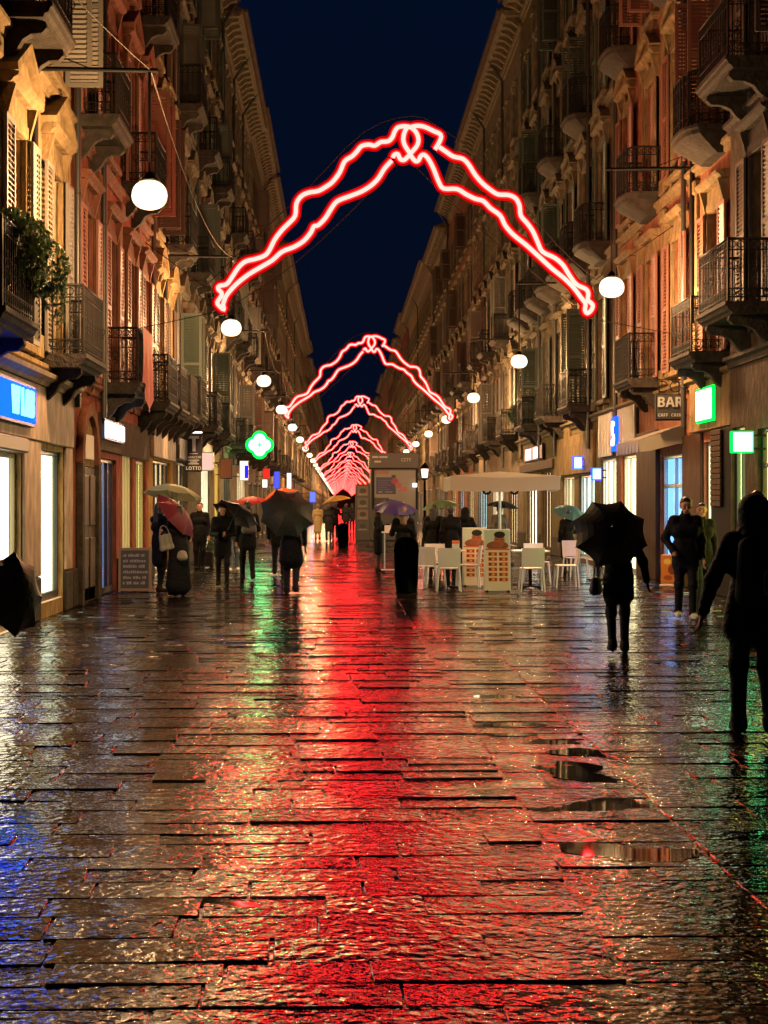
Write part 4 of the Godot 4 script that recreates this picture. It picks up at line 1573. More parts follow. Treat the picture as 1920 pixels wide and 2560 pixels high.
func hair_mesh(kind: String) -> ArrayMesh:
	var key := "hair " + kind
	if cache.has(key):
		return cache[key]
	var c := Color.BLACK
	var b := [[Vector3(0, 0.050, -0.028), Vector3(0, 0.054, 0.012), 0.080, 0.071, c], [Vector3(0, 0.0, -0.045), Vector3(0, 0.03, -0.04), 0.07, 0.08, c], [Vector3(-0.04, 0.078, 0.045), Vector3(0.04, 0.080, 0.045), 0.024, 0.024, c]]
	for e in [-1.0, 1.0]:
		b.append([Vector3(e * 0.072, 0.03, -0.01), Vector3(e * 0.07, 0.06, 0.02), 0.012, 0.018, c])
	if kind == "long":
		b.append([Vector3(0, 0.0, -0.06), Vector3(0, -0.24, -0.085), 0.075, 0.07, c])
		for e in [-1.0, 1.0]:
			b.append([Vector3(e * 0.075, 0.02, -0.02), Vector3(e * 0.095, -0.2, -0.03), 0.026, 0.045, c])
			b.append([Vector3(e * 0.06, -0.1, -0.06), Vector3(e * 0.055, -0.33, -0.08), 0.05, 0.03, c])
	elif kind == "bun":
		b.append([Vector3(0, 0.06, -0.12), Vector3(0, 0.07, -0.13), 0.045, 0.04, c])
	cache[key] = skin_mesh(b, 0.011, 0.02).mesh()
	return cache[key]


const ARMS := {
	"down": [Vector3(0.235, 1.13, -0.02), Vector3(0.235, 0.89, 0.05)], "forward": [Vector3(0.225, 1.14, 0.05), Vector3(0.215, 0.93, 0.2)], "back": [Vector3(0.24, 1.14, -0.1), Vector3(0.25, 0.9, -0.08)],
	"hold": [Vector3(0.235, 1.13, 0.04), Vector3(0.17, 1.2, 0.27)], "pocket": [Vector3(0.285, 1.15, -0.06), Vector3(0.185, 0.96, 0.11)], "front": [Vector3(0.225, 1.12, 0.02), Vector3(0.075, 1.11, 0.27)],
	"shoulder": [Vector3(0.25, 1.13, 0.08), Vector3(0.21, 1.33, 0.22)], "away": [Vector3(0.30, 1.13, -0.02), Vector3(0.355, 0.90, 0.06)], "low": [Vector3(0.265, 1.14, -0.02), Vector3(0.2, 1.0, 0.2)], "high": [Vector3(0.26, 1.2, 0.12), Vector3(0.17, 1.42, 0.28)]}


func person(o: Dictionary) -> Dictionary:
	var d: float = o.d
	var H: float = o.get("H", 1.7)
	var s := H / 1.72
	var top: Color = o.get("top", Color(0.012, 0.012, 0.014))
	var bottom: Color = o.get("bottom", Color(0.014, 0.014, 0.018))
	var shoe: Color = o.get("shoe", Color(0.012, 0.011, 0.010))
	var stride: float = o.get("stride", 0.0)
	var fat: float = o.get("fat", 1.0)
	var coat: float = o.get("coat", 0.78)  # height of the hem
	var lean: float = o.get("lean", 0.0)
	var B := []
	for e in [-1.0, 1.0]:
		var fwd: float = stride * e
		var hip := Vector3(e * 0.085, 0.92, 0)
		var knee := Vector3(e * 0.092, 0.50, 0.03 + maxf(fwd, 0) * 0.20 + minf(fwd, 0) * 0.06)
		var ankle := Vector3(e * 0.09, 0.085 + maxf(-fwd, 0) * 0.07, fwd * 0.26)
		var leg_r: float = o.get("leg", 1.0)
		B.append([hip, knee, 0.092 * leg_r, 0.066 * leg_r, bottom])
		B.append([knee, ankle, 0.064 * leg_r, 0.05 * leg_r, bottom])
		var pitch := maxf(-fwd, 0) * 0.5
		var toe := ankle + Vector3(e * 0.02, -0.045 - pitch * 0.05, 0.145)
		toe.y = maxf(toe.y, 0.034)
		B.append([ankle + Vector3(0, -0.03, -0.03), toe, 0.042, 0.034, shoe])
		B.append([ankle + Vector3(0, -0.045, -0.035), ankle + Vector3(0, 0.0, -0.02), 0.036, 0.042, shoe])
	var ln := func(p: Vector3) -> Vector3: return p + Vector3(0, 0, lean * maxf(0.0, p.y - 0.92))
	B.append([Vector3(-0.065, 0.94, 0), Vector3(0.065, 0.94, 0), 0.108 * fat, 0.108 * fat, top if coat < 0.9 else bottom])
	B.append([ln.call(Vector3(-0.055, 1.08, 0.0)), ln.call(Vector3(0.055, 1.08, 0.0)), 0.108 * fat, 0.108 * fat, top])
	B.append([ln.call(Vector3(-0.085, 1.26, 0.0)), ln.call(Vector3(0.085, 1.26, 0.0)), 0.118 * fat, 0.118 * fat, top])
	B.append([ln.call(Vector3(-0.15, 1.405, -0.012)), ln.call(Vector3(0.15, 1.405, -0.012)), 0.07, 0.07, top])
	B.append([ln.call(Vector3(0, 1.40, -0.015)), ln.call(Vector3(0, 1.52, 0.0)), 0.085, 0.062, top])
	if coat < 0.9:
		var flare: float = o.get("flare", 0.105)
		for e in [-1.0, 1.0]:
			B.append([Vector3(e * 0.06, 1.0, 0), Vector3(e * 0.085, coat, stride * e * 0.05), 0.108 * fat, flare, top])
		B.append([Vector3(0, 1.0, 0), Vector3(0, coat, 0), 0.108 * fat, flare * 1.05, top])
		if coat < 0.5:
			B.append([Vector3(-0.1, coat, 0.0), Vector3(0.1, coat, 0.0), flare * 0.9, flare * 0.9, top])
	var hands := {}
	var shapes := []
	var arms: Array = o.get("arms", ["down", "down"])  # right, left
	for i in 2:
		var e := -1.0 if i == 0 else 1.0
		var pose: Array = ARMS[arms[i]]
		var sh: Vector3 = ln.call(Vector3(e * 0.175, 1.40, -0.01))
		var el: Vector3 = ln.call(pose[0] * Vector3(e, 1, 1))
		var wr: Vector3 = ln.call(pose[1] * Vector3(e, 1, 1))
		B.append([sh, el, 0.066, 0.053, top])
		B.append([el, wr, 0.052, 0.041, top])
		var dir := (wr - el).normalized()
		if arms[i] != "pocket":
			if d < 36.0:
				var fwd := Vector3(0, 0, 1) if absf(dir.z) < 0.75 else Vector3(0, 1, 0)
				var y := -dir
				var x := y.cross(fwd).normalized() * 1.0
				var z := x.cross(y)
				shapes.append([hand_shape(arms[i] in ["hold", "shoulder", "high", "front"]), Transform3D(Basis(x * e, y, z), wr + dir * 0.02)])
			else:
				B.append([wr, wr + dir * 0.13, 0.028, 0.026, SKIN])
		else:
			B.append([wr + dir * -0.02, wr + dir * 0.05, 0.036, 0.03, SKIN])
		hands[i] = wr + dir * 0.1
	var cell := 0.010 if d < 20 else (0.014 if d < 36 else 0.022)
	var hc: Vector3 = ln.call(Vector3(o.get("tilt", 0.0) * 0.05, 1.615, 0.02))
	if o.has("hood"):
		var hd: Color = o.hood
		B.append([hc + Vector3(0, 0.02, -0.03), hc + Vector3(0, 0.03, 0.015), 0.118, 0.108, hd])
		B.append([hc + Vector3(0, 0.04, 0.03), hc + Vector3(0, -0.02, 0.07), 0.088, 0.07, hd])
		B.append([hc + Vector3(0, -0.03, -0.03), hc + Vector3(0, -0.17, -0.05), 0.105, 0.13, hd])
	var body := skin_mesh(B, cell, 0.045, 0.005)
	var look := Basis.from_euler(Vector3(o.get("nod", 0.0), o.get("glance", 0.0), o.get("tilt", 0.0)))
	if not o.has("hood") or o.get("face", false):
		body.add(head_shape(d < 30), Transform3D(look.scaled(Vector3.ONE * 0.98), hc))
	for q in shapes:
		body.add(q[0], q[1])
	var x: float = o.x
	var node := single("person", body.mesh(), M.person, o.label, "person", Vector3(x, 0.002, -d), o.get("turn", 0.0), "people in the street")
	node.scale = Vector3.ONE * s
	if o.has("hair"):
		var h := part("hair", hair_mesh(o.hair), o.get("hair_color", M.hair_black), node)
		h.transform = Transform3D(look, hc)
	var T := Transform3D(Basis(Vector3.UP, o.get("turn", 0.0)).scaled(Vector3.ONE * s), Vector3(x, 0, -d))
	return {"node": node, "right": T * (hands[0] as Vector3), "left": T * (hands[1] as Vector3), "T": T}


func umbrella(label: String, hand: Vector3, axis: Vector3, length: float, R: float, color: Color, spin := 0.2) -> Node3D:
	var a := axis.normalized()
	var o := thing("umbrella", label, "umbrella", hand, 0.0, "umbrellas over the people")
	var side := a.cross(Vector3(0.31, 0.1, 0.94)).normalized()
	o.basis = Basis(side, a, side.cross(a))
	var fabric := mat(Color(color.r, color.g, color.b).linear_to_srgb(), 0.55)
	fabric.backlight_enabled = true
	fabric.backlight = Color(color.r * 0.5, color.g * 0.5, color.b * 0.5).linear_to_srgb()
	fabric.metallic_specular = 0.3
	var deep := R * 0.36
	var rim := length - deep
	var b := MB.new()
	var at := func(r: float, t: float, sector: int) -> Vector3:
		var an := spin + TAU * (sector + t) / 8.0
		var bulge := sin(PI * t)
		var rr := R * r * (cos(PI / 8) / cos((t - 0.5) * TAU / 8.0) * (1.0 - 0.07 * bulge * r * r))
		return Vector3(cos(an) * rr, rim + deep * (1.0 - r * r) + bulge * r * (1.0 - r) * 0.04 - 0.012 * bulge * r, sin(an) * rr)
	for sct in 8:
		for i in 6:
			for j in 4:
				var r0 := 0.02 + 0.98 * i / 6.0
				var r1 := 0.02 + 0.98 * (i + 1) / 6.0
				var p0: Vector3 = at.call(r0, j / 4.0, sct)
				var p1: Vector3 = at.call(r0, (j + 1) / 4.0, sct)
				var p2: Vector3 = at.call(r1, (j + 1) / 4.0, sct)
				var p3: Vector3 = at.call(r1, j / 4.0, sct)
				b.quad(p3, p2, p1, p0)
	part("canopy", b.mesh(), fabric, o)
	var sh := MB.new()
	sh.tube(PackedVector3Array([Vector3(0, -0.06, 0), Vector3(0, length - 0.004, 0)]), 0.007, 6)
	sh.tube(PackedVector3Array([Vector3(0, length - 0.004, 0), Vector3(0, length + 0.06, 0)]), 0.006, 6, 0.003)
	part("shaft", sh.mesh(), M.iron_grey, o)
	var hb := MB.new()
	var hp := PackedVector3Array([Vector3(0, 0.05, 0), Vector3(0, -0.1, 0)])
	for k in 7:
		hp.append(Vector3(0.03 - 0.03 * cos(PI * k / 6), -0.1 - 0.03 * sin(PI * k / 6), 0))
	hb.tube(hp, 0.011, 6)
	part("handle", hb.mesh(), M.black, o)
	for sct in 8:
		var rb := MB.new()
		var p := PackedVector3Array()
		for i in 7:
			p.append(at.call(0.03 + 0.985 * i / 6.0, 0.0, sct) - Vector3(0, 0.005, 0))
		rb.tube(p, 0.0035, 4)
		rb.tube(PackedVector3Array([Vector3(0, rim - 0.06, 0), at.call(0.52, 0.0, sct) - Vector3(0, 0.008, 0)]), 0.003, 4)
		part("rib", rb.mesh(), M.iron_grey, o)
	return o


func bag(called: String, label: String, at: Vector3, size: Vector3, color: Color, strap: float, turn := 0.0) -> Node3D:
	var o := thing(called, label, "bag", at, turn)
	var m := mat(color.linear_to_srgb(), 0.7)
	var B := []
	var h := size / 2
	var r := minf(size.x, size.z) * 0.42
	for sx in [-1.0, 1.0]:
		B.append([Vector3(sx * (h.x - r), -h.y + r, 0), Vector3(sx * (h.x - r) * 0.9, h.y - r, 0), r, r * 0.9, Color.WHITE])
	B.append([Vector3(-(h.x - r), -h.y + r, 0), Vector3(h.x - r, -h.y + r, 0), r, r, Color.WHITE])
	B.append([Vector3(0, -h.y + r, 0), Vector3(0, h.y - r, 0), r * 1.05, r, Color.WHITE])
	var mb := skin_mesh(B, 0.014, 0.05)
	mb.colored = false
	part("bag_body", mb.mesh(), m, o)
	if strap > 0:
		var sb := MB.new()
		var p := PackedVector3Array()
		for k in 11:
			var an := PI * k / 10
			p.append(Vector3(-cos(an) * h.x * 0.7, h.y * 0.8 + sin(an) * strap, 0))
		sb.tube(p, 0.010, 5)
		part("strap", sb.mesh(), m, o)
	return o


func build_people() -> void:
	var blk := Color(0.0042, 0.0042, 0.0048)
	var navy := Color(0.005, 0.0065, 0.0095)
	var jeans := Color(0.012, 0.018, 0.028)
	# -- the hooded man in front
	var p := person({"x": 2.96, "d": 12.0, "H": 1.69, "turn": PI - 0.08, "label": "hooded person in black jacket and jeans walking away at the right edge", "top": blk, "bottom": Color(0.016, 0.022, 0.03), "hood": Color(0.010, 0.012, 0.014), "arms": ["down", "away"], "stride": 0.55, "coat": 0.8, "fat": 1.1, "shoe": Color(0.03, 0.025, 0.02), "tilt": -0.06, "flare": 0.14})
	var bp := thing("backpack", "black backpack with grey loop worn by the hooded person", "backpack", p.T * Vector3(0, 1.2, -0.19), PI - 0.08)
	var pb := skin_mesh([[Vector3(-0.08, -0.17, 0.0), Vector3(-0.07, 0.17, 0.0), 0.085, 0.075, blk], [Vector3(0.08, -0.17, 0.0), Vector3(0.07, 0.17, 0.0), 0.085, 0.075, blk], [Vector3(-0.07, -0.12, -0.05), Vector3(0.07, -0.12, -0.05), 0.075, 0.075, blk]], 0.014, 0.05)
	part("pack_body", pb.mesh(), M.person, bp)
	for e in [-1.0, 1.0]:
		var sb := MB.new()
		sb.tube(PackedVector3Array([Vector3(e * 0.1, 0.14, 0.05), Vector3(e * 0.12, 0.26, 0.14), Vector3(e * 0.125, 0.2, 0.31), Vector3(e * 0.13, -0.02, 0.33), Vector3(e * 0.15, -0.16, 0.2), Vector3(e * 0.11, -0.17, 0.05)]), 0.018, 6)
		part("strap", sb.mesh(), M.black, bp)
	var lb := MB.new()
	var lp := PackedVector3Array()
	for k in 16:
		var an := TAU * k / 16
		lp.append(Vector3(-0.03 + cos(an) * 0.017, -0.07 + sin(an) * 0.085 * (1.0 if absf(sin(an)) > 0.3 else 0.95), -0.142))
	lb.tube(lp, 0.0065, 5, -1.0, true)
	part("reflective_loop", lb.mesh(), mat(lin(0.42, 0.40, 0.38), 0.4), bp)
	# -- the woman under the black umbrella on the right
	p = person({"x": 3.1, "d": 18.7, "H": 1.54, "turn": PI - 0.05, "label": "person in black walking away under a low black umbrella on the right", "top": blk, "bottom": blk, "arms": ["away", "hold"], "stride": -0.5, "coat": 0.72, "hair": "short", "flare": 0.11, "leg": 0.95})
	umbrella("black umbrella tipped low over the person walking away on the right", p.left, Vector3(0.0, 0.40, 0.75), 0.66, 0.43, Color(0.006, 0.006, 0.006), 0.3)
	bag("handbag", "black handbag at the side of the walking person on the right", p.T * Vector3(0.28, 0.84, 0.0), Vector3(0.26, 0.2, 0.11), blk, 0.16, 1.2)
	# -- three men by the shops on the right
	person({"x": 4.98, "d": 24.2, "H": 1.74, "turn": -0.05, "label": "person in navy jumper walking towards the viewer with a hand in the pocket", "top": navy, "bottom": Color(0.01, 0.011, 0.013), "arms": ["pocket", "down"], "stride": 0.3, "hair": "short", "shoe": Color(0.5, 0.47, 0.45), "fat": 1.08, "nod": 0.15})
	person({"x": 5.72, "d": 26.6, "H": 1.66, "turn": 0.25, "label": "person in dark jacket and jeans behind the one in the navy jumper", "top": blk, "bottom": jeans, "arms": ["down", "down"], "stride": -0.3, "hair": "short", "glance": -0.5})
	person({"x": 5.86, "d": 23.6, "H": 1.83, "turn": -0.1, "label": "tall person with dark hair facing the viewer at the right edge", "top": navy, "bottom": blk, "arms": ["front", "down"], "stride": 0.2, "hair": "short"})
	# -- around the cafe tables
	p = person({"x": 5.42, "d": 40.0, "H": 1.52, "turn": PI + 0.4, "label": "small person in black beneath the teal umbrella", "top": blk, "bottom": blk, "arms": ["hold", "down"], "coat": 0.6, "hair": "short"})
	umbrella("teal umbrella tipped towards the shop windows on the right", p.right, Vector3(0.12, 0.52, 0.22), 0.56, 0.44, Color(0.035, 0.10, 0.115))
	p = person({"x": 4.42, "d": 46.6, "H": 1.6, "turn": PI + 0.2, "label": "person in a beige jacket with a shoulder bag under the cafe canopy", "top": Color(0.13, 0.10, 0.07), "bottom": Color(0.03, 0.03, 0.035), "arms": ["hold", "down"], "hair": "short", "coat": 0.75})
	umbrella("small dark umbrella held level over the beige jacket", p.right, Vector3(0.1, 0.9, 0.05), 0.62, 0.47, Color(0.02, 0.022, 0.03))
	bag("shoulder_bag", "pale grey shoulder bag on the beige jacket", p.T * Vector3(-0.24, 0.95, 0.02), Vector3(0.3, 0.26, 0.12), Color(0.2, 0.2, 0.22), 0.3, 1.3)
	person({"x": 3.13, "d": 42.0, "H": 1.56, "turn": PI, "label": "hooded person in a wide black cape between the tables and shops", "top": blk, "bottom": blk, "hood": blk, "arms": ["away", "away"], "coat": 0.55, "flare": 0.2})
	p = person({"x": 2.14, "d": 38.2, "H": 1.62, "turn": PI - 0.3, "label": "person in long black coat under the green umbrella, nearer the kiosk", "top": blk, "bottom": blk, "arms": ["hold", "down"], "coat": 0.4, "hair": "long", "flare": 0.17, "fat": 1.15})
	umbrella("green umbrella over two people in black by the cafe tables", p.right, Vector3(-0.12, 0.9, 0.0), 0.60, 0.46, Color(0.05, 0.10, 0.045))
	person({"x": 2.50, "d": 38.0, "H": 1.6, "turn": PI + 0.3, "label": "person in long black coat under the green umbrella, nearer the shops", "top": blk, "bottom": blk, "arms": ["down", "down"], "coat": 0.45, "hair": "short", "flare": 0.16, "fat": 1.15})
	p = person({"x": 1.30, "d": 34.5, "H": 1.6, "turn": PI, "label": "person with long fair hair beneath the violet umbrella", "top": blk, "bottom": blk, "arms": ["down", "shoulder"], "hair": "long", "hair_color": M.hair_fair, "coat": 0.55})
	umbrella("violet umbrella slung back over the long fair hair", p.left, Vector3(0.05, 0.75, 0.2), 0.42, 0.46, Color(0.045, 0.035, 0.14))
	p = person({"x": 0.93, "d": 41.0, "H": 1.64, "turn": PI / 2, "label": "person in black skirt and boots beside the white high table", "top": blk, "bottom": Color(0.03, 0.02, 0.018), "arms": ["front", "hold"], "coat": 0.55, "hair": "short", "leg": 0.72})
	umbrella("dark umbrella tilted towards the violet one beside the kiosk", p.left, Vector3(0.22, 0.6, 0.2), 0.6, 0.48, Color(0.011, 0.011, 0.012))
	# -- far down the middle
	p = person({"x": -1.03, "d": 78.0, "H": 1.66, "turn": PI, "label": "person in a beige trench coat far down the street", "top": Color(0.34, 0.24, 0.12), "bottom": Color(0.2, 0.15, 0.1), "arms": ["down", "down"], "coat": 0.45, "hair": "short", "hair_color": M.hair_fair, "stride": 0.4})
	p = person({"x": -0.52, "d": 76.5, "H": 1.66, "turn": PI, "label": "person in a dark coat beside the beige trench coat", "top": Color(0.02, 0.018, 0.018), "bottom": blk, "arms": ["hold", "down"], "coat": 0.55, "stride": -0.4, "hair": "short"})
	umbrella("dark umbrella shared beside the beige trench coat", p.right, Vector3(-0.25, 0.8, 0.1), 0.62, 0.5, Color(0.03, 0.022, 0.02))
	p = person({"x": -0.25, "d": 82.0, "H": 1.7, "turn": PI, "label": "person under the yellow umbrella far down the street", "top": blk, "bottom": blk, "arms": ["high", "down"], "stride": 0.4, "hair": "short"})
	umbrella("yellow ochre umbrella far down the middle of the street", p.right, Vector3(-0.2, 0.9, 0.0), 0.62, 0.75, Color(0.45, 0.28, 0.07))
	for q in [[0.35, 96.0, 0.4, "person in grey walking behind the black litter bin"], [0.75, 104.0, -0.4, "person in grey next to the kiosk side panel"], [-1.9, 88.0, 0.4, "person in grey to the left of the beige trench coat"], [-2.3, 70.0, -0.4, "person in grey between the orange umbrella and the left shops"], [-3.1, 95.0, 0.3, "person in grey walking close to the far left shops"]]:
		person({"x": q[0], "d": q[1], "H": 1.7, "turn": PI, "label": q[3], "top": Color(0.02, 0.018, 0.02), "bottom": blk, "stride": q[2], "hair": "short"})
	# -- walkers on the left
	p = person({"x": -0.90, "d": 31.0, "H": 1.76, "turn": PI - 0.05, "label": "person in long dark coat walking away under the large black umbrella", "top": navy, "bottom": Color(0.012, 0.014, 0.02), "arms": ["back", "hold"], "stride": 0.6, "coat": 0.62, "hair": "short", "flare": 0.14, "leg": 1.05})
	umbrella("large black umbrella slung back by the person walking away in mid street", p.left, Vector3(0.10, 0.42, 0.75), 0.68, 0.53, Color(0.011, 0.014, 0.016), 0.1)
	p = person({"x": -1.42, "d": 39.0, "H": 1.72, "turn": PI, "label": "person in black beneath the orange umbrella", "top": blk, "bottom": blk, "arms": ["high", "down"], "stride": -0.6, "hair": "short"})
	umbrella("orange umbrella behind the large black one", p.right, Vector3(-0.28, 0.95, 0.0), 0.54, 0.46, Color(0.55, 0.09, 0.02), 0.0)
	p = person({"x": -2.0, "d": 36.4, "H": 1.7, "turn": PI + 0.2, "label": "person in black with a grey pack beneath the red umbrella", "top": blk, "bottom": blk, "arms": ["hold", "down"], "stride": 0.6, "hair": "short"})
	umbrella("red umbrella beside the orange one", p.right, Vector3(-0.12, 0.75, 0.05), 0.62, 0.44, Color(0.48, 0.03, 0.035), 0.3)
	bag("rucksack", "dark rucksack with a pale flap on the person under the red umbrella", p.T * Vector3(0, 1.24, -0.2), Vector3(0.32, 0.38, 0.17), Color(0.06, 0.05, 0.05), 0.0, 0.2)
	p = person({"x": -2.36, "d": 33.8, "H": 1.64, "turn": 0.05, "label": "person in black walking towards the viewer holding a phone on the left", "top": blk, "bottom": Color(0.010, 0.010, 0.010), "arms": ["front", "front"], "stride": 0.35, "hair": "long", "nod": 0.25, "coat": 0.7, "leg": 0.9})
	umbrella("black umbrella tipped back behind the person with the phone", p.left + Vector3(0.06, 0.05, 0), Vector3(0.25, 0.55, -0.3), 0.62, 0.50, Color(0.016, 0.016, 0.018), 0.25)
	person({"x": -2.62, "d": 41.5, "H": 1.66, "turn": 0.1, "label": "person in pale jeans and white shoes behind the one with the phone", "top": Color(0.03, 0.03, 0.035), "bottom": Color(0.12, 0.16, 0.2), "arms": ["down", "down"], "stride": -0.3, "hair": "short", "shoe": Color(0.6, 0.55, 0.5), "leg": 1.1})
	bag("carrier_bag", "beige carrier bag carried beside the pale jeans", Vector3(-2.38, 0.62, -41.3), Vector3(0.22, 0.3, 0.1), Color(0.4, 0.3, 0.2), 0.14, 0.2)
	p = person({"x": -3.37, "d": 31.4, "H": 1.68, "turn": 2.3, "label": "person in black coat and boots beside the chalkboard on the left", "top": blk, "bottom": Color(0.014, 0.012, 0.012), "arms": ["down", "high"], "coat": 0.6, "hair": "long", "leg": 0.85, "stride": 0.25})
	umbrella("pale green patterned umbrella over the person beside the chalkboard", p.left, Vector3(0.1, 0.9, -0.15), 0.58, 0.58, Color(0.24, 0.26, 0.13), 0.4)
	p = person({"x": -2.93, "d": 30.5, "H": 1.62, "turn": PI + 0.7, "label": "person in an ankle length black cloak with a white bag on the left", "top": Color(0.010, 0.011, 0.013), "bottom": blk, "arms": ["front", "hold"], "coat": 0.2, "hair": "long", "flare": 0.17, "fat": 1.15})
	umbrella("dark crimson umbrella leaning towards the street over the black cloak", p.left + Vector3(0.05, 0.12, 0.0), Vector3(0.36, 0.30, 0.1), 0.46, 0.52, Color(0.10, 0.012, 0.025), 0.15)
	var tote := bag("tote_bag", "black and white tote bag hanging between the two people on the left", Vector3(-3.14, 0.98, -30.3), Vector3(0.26, 0.3, 0.09), Color(0.2, 0.2, 0.19), 0.18, 0.4)
	tote.rotation.z = 0.2
	bag("fur_muff", "white fluffy bag at the hip of the person in the cloak", Vector3(-2.84, 0.74, -30.24), Vector3(0.17, 0.16, 0.12), Color(0.26, 0.25, 0.24), 0.0, 0.0)
	person({"x": -3.55, "d": 42.5, "H": 1.7, "turn": 0.0, "label": "person with curly dark hair by the shop wall on the left", "top": blk, "bottom": blk, "arms": ["down", "down"], "hair": "short"})
	# -- cut off by the left edge
	p = person({"x": -3.28, "d": 14.0, "H": 1.7, "turn": PI, "label": "person in black just beyond the left edge carrying a lowered umbrella", "top": blk, "bottom": blk, "arms": ["away", "down"], "stride": 0.4, "hair": "short"})
	umbrella("black umbrella carried low, its rim showing at the left edge", p.right + Vector3(0.0, 0.08, 0), Vector3(0.45, 0.06, 0.25), 0.36, 0.36, Color(0.008, 0.008, 0.008), 0.1)


# ---- signs, shop fittings and things in the street

func letters(text: String, height: float, depth: float, bold := true) -> TextMesh:
	var f := SystemFont.new()
	f.font_names = PackedStringArray(["Droid Sans"])
	f.font_weight = 700 if bold else 400
	var t := TextMesh.new()
	t.text = text
	t.font = f
	t.font_size = 32
	t.pixel_size = height / 23.0
	t.depth = depth
	t.curve_step = 1.0
	return t


func on_wall(side: int, d: float, y: float, out := 0.0) -> Vector3:
	return Vector3(X_of(side) - side * out, y, -d)


func facing(side: int) -> float:
	return PI / 2 if side < 0 else -PI / 2


func box_mesh(size: Vector3, ch := 0.01) -> ArrayMesh:
	var b := MB.new()
	b.cbox(-size / 2, size / 2, ch)
	return b.mesh()


func print_tex(w: int, h: int, rects: Array) -> ImageTexture:
	# flat print: [x0, y0, x1, y1 as shares of the sheet, colour]
	var im := Image.create(w, h, false, Image.FORMAT_RGB8)
	for r in rects:
		if r.size() > 5:
			var c := Vector2((r[0] + r[2]) / 2 * w, (r[1] + r[3]) / 2 * h)
			var rx: float = (r[2] - r[0]) / 2 * w
			var ry: float = (r[3] - r[1]) / 2 * h
			for y in range(maxi(0, int(c.y - ry)), mini(h, int(c.y + ry) + 1)):
				for x in range(maxi(0, int(c.x - rx)), mini(w, int(c.x + rx) + 1)):
					if Vector2((x - c.x) / rx, (y - c.y) / ry).length() < 1.0:
						im.set_pixel(x, y, r[4])
		else:
			im.fill_rect(Rect2i(int(r[0] * w), int(r[1] * h), int(ceil((r[2] - r[0]) * w)), int(ceil((r[3] - r[1]) * h))), r[4])
	return ImageTexture.create_from_image(im)


func sheet(size: Vector2, tex: Texture2D, glow_e := 0.0) -> Array:
	# a printed sheet in the plane z = 0, facing +z
	var b := MB.new()
	b.textured = true
	b.quad(Vector3(-size.x / 2, size.y / 2, 0), Vector3(size.x / 2, size.y / 2, 0), Vector3(size.x / 2, -size.y / 2, 0), Vector3(-size.x / 2, -size.y / 2, 0))
	var m := mat(Color.WHITE, 0.5)
	m.albedo_texture = tex
	if glow_e > 0:
		m.emission_enabled = true
		m.emission_operator = BaseMaterial3D.EMISSION_OP_MULTIPLY
		m.emission = Color.WHITE
		m.emission_texture = tex
		m.emission_energy_multiplier = glow_e
	return [b.mesh(), m]


func fascia(side: int, d0: float, d1: float, y0: float, y1: float, out: float, m: Material, label: String, called := "fascia_board") -> MeshInstance3D:
	var b := MB.new()
	b.cbox(Vector3(-(d1 - d0) / 2, y0, 0.003), Vector3((d1 - d0) / 2, y1, out), 0.012)
	return single(called, b.mesh(), m, label, "shop fascia" if called == "fascia_board" else "cladding", on_wall(side, (d0 + d1) / 2, 0), facing(side), "shop fascias and claddings")


func wall_sign(side: int, d0: float, d1: float, y0: float, y1: float, out: float, face: Material, rim: Material, label: String, light: Color, light_e: float) -> Node3D:
	var w := d1 - d0
	var h := y1 - y0
	var o := thing("lit_sign", label, "sign", on_wall(side, (d0 + d1) / 2, (y0 + y1) / 2, out), facing(side))
	part("sign_box", box_mesh(Vector3(w, h, 0.06)), rim, o, Vector3(0, 0, 0.032))
	part("glowing_face", box_mesh(Vector3(w - 0.1, h - 0.1, 0.02), 0.004), face, o, Vector3(0, 0, 0.07))
	if light_e > 0:
		area(o, Transform3D(Basis(Vector3.UP, PI), Vector3(0, -h / 2 - 0.03, 0.06)), light, light_e, Vector2(w - 0.1, 0.03))
	return o


func blade_sign(side: int, d: float, x0: float, x1: float, y0: float, y1: float, face: Material, rim: Material, label: String) -> Node3D:
	# stands out from the wall and faces up and down the street
	var w := x1 - x0
	var h := y1 - y0
	var o := thing("projecting_sign", label, "sign", Vector3((x0 + x1) / 2, (y0 + y1) / 2, -d), 0.0)
	part("sign_box", box_mesh(Vector3(w, h, 0.16), 0.012), rim, o)
	for s in [-1.0, 1.0]:
		part("sign_face", box_mesh(Vector3(w - 0.05, h - 0.05, 0.012), 0.003), face, o, Vector3(0, 0, s * 0.084))
	var wx := X_of(side) - (x0 + x1) / 2
	for y in [-0.3, 0.3]:
		var b := MB.new()
		b.tube(PackedVector3Array([Vector3(signf(wx) * w * 0.48, y * h, 0), Vector3(wx, y * h, 0)]), 0.018, 6)
		part("bracket", b.mesh(), M.iron, o)
	return o


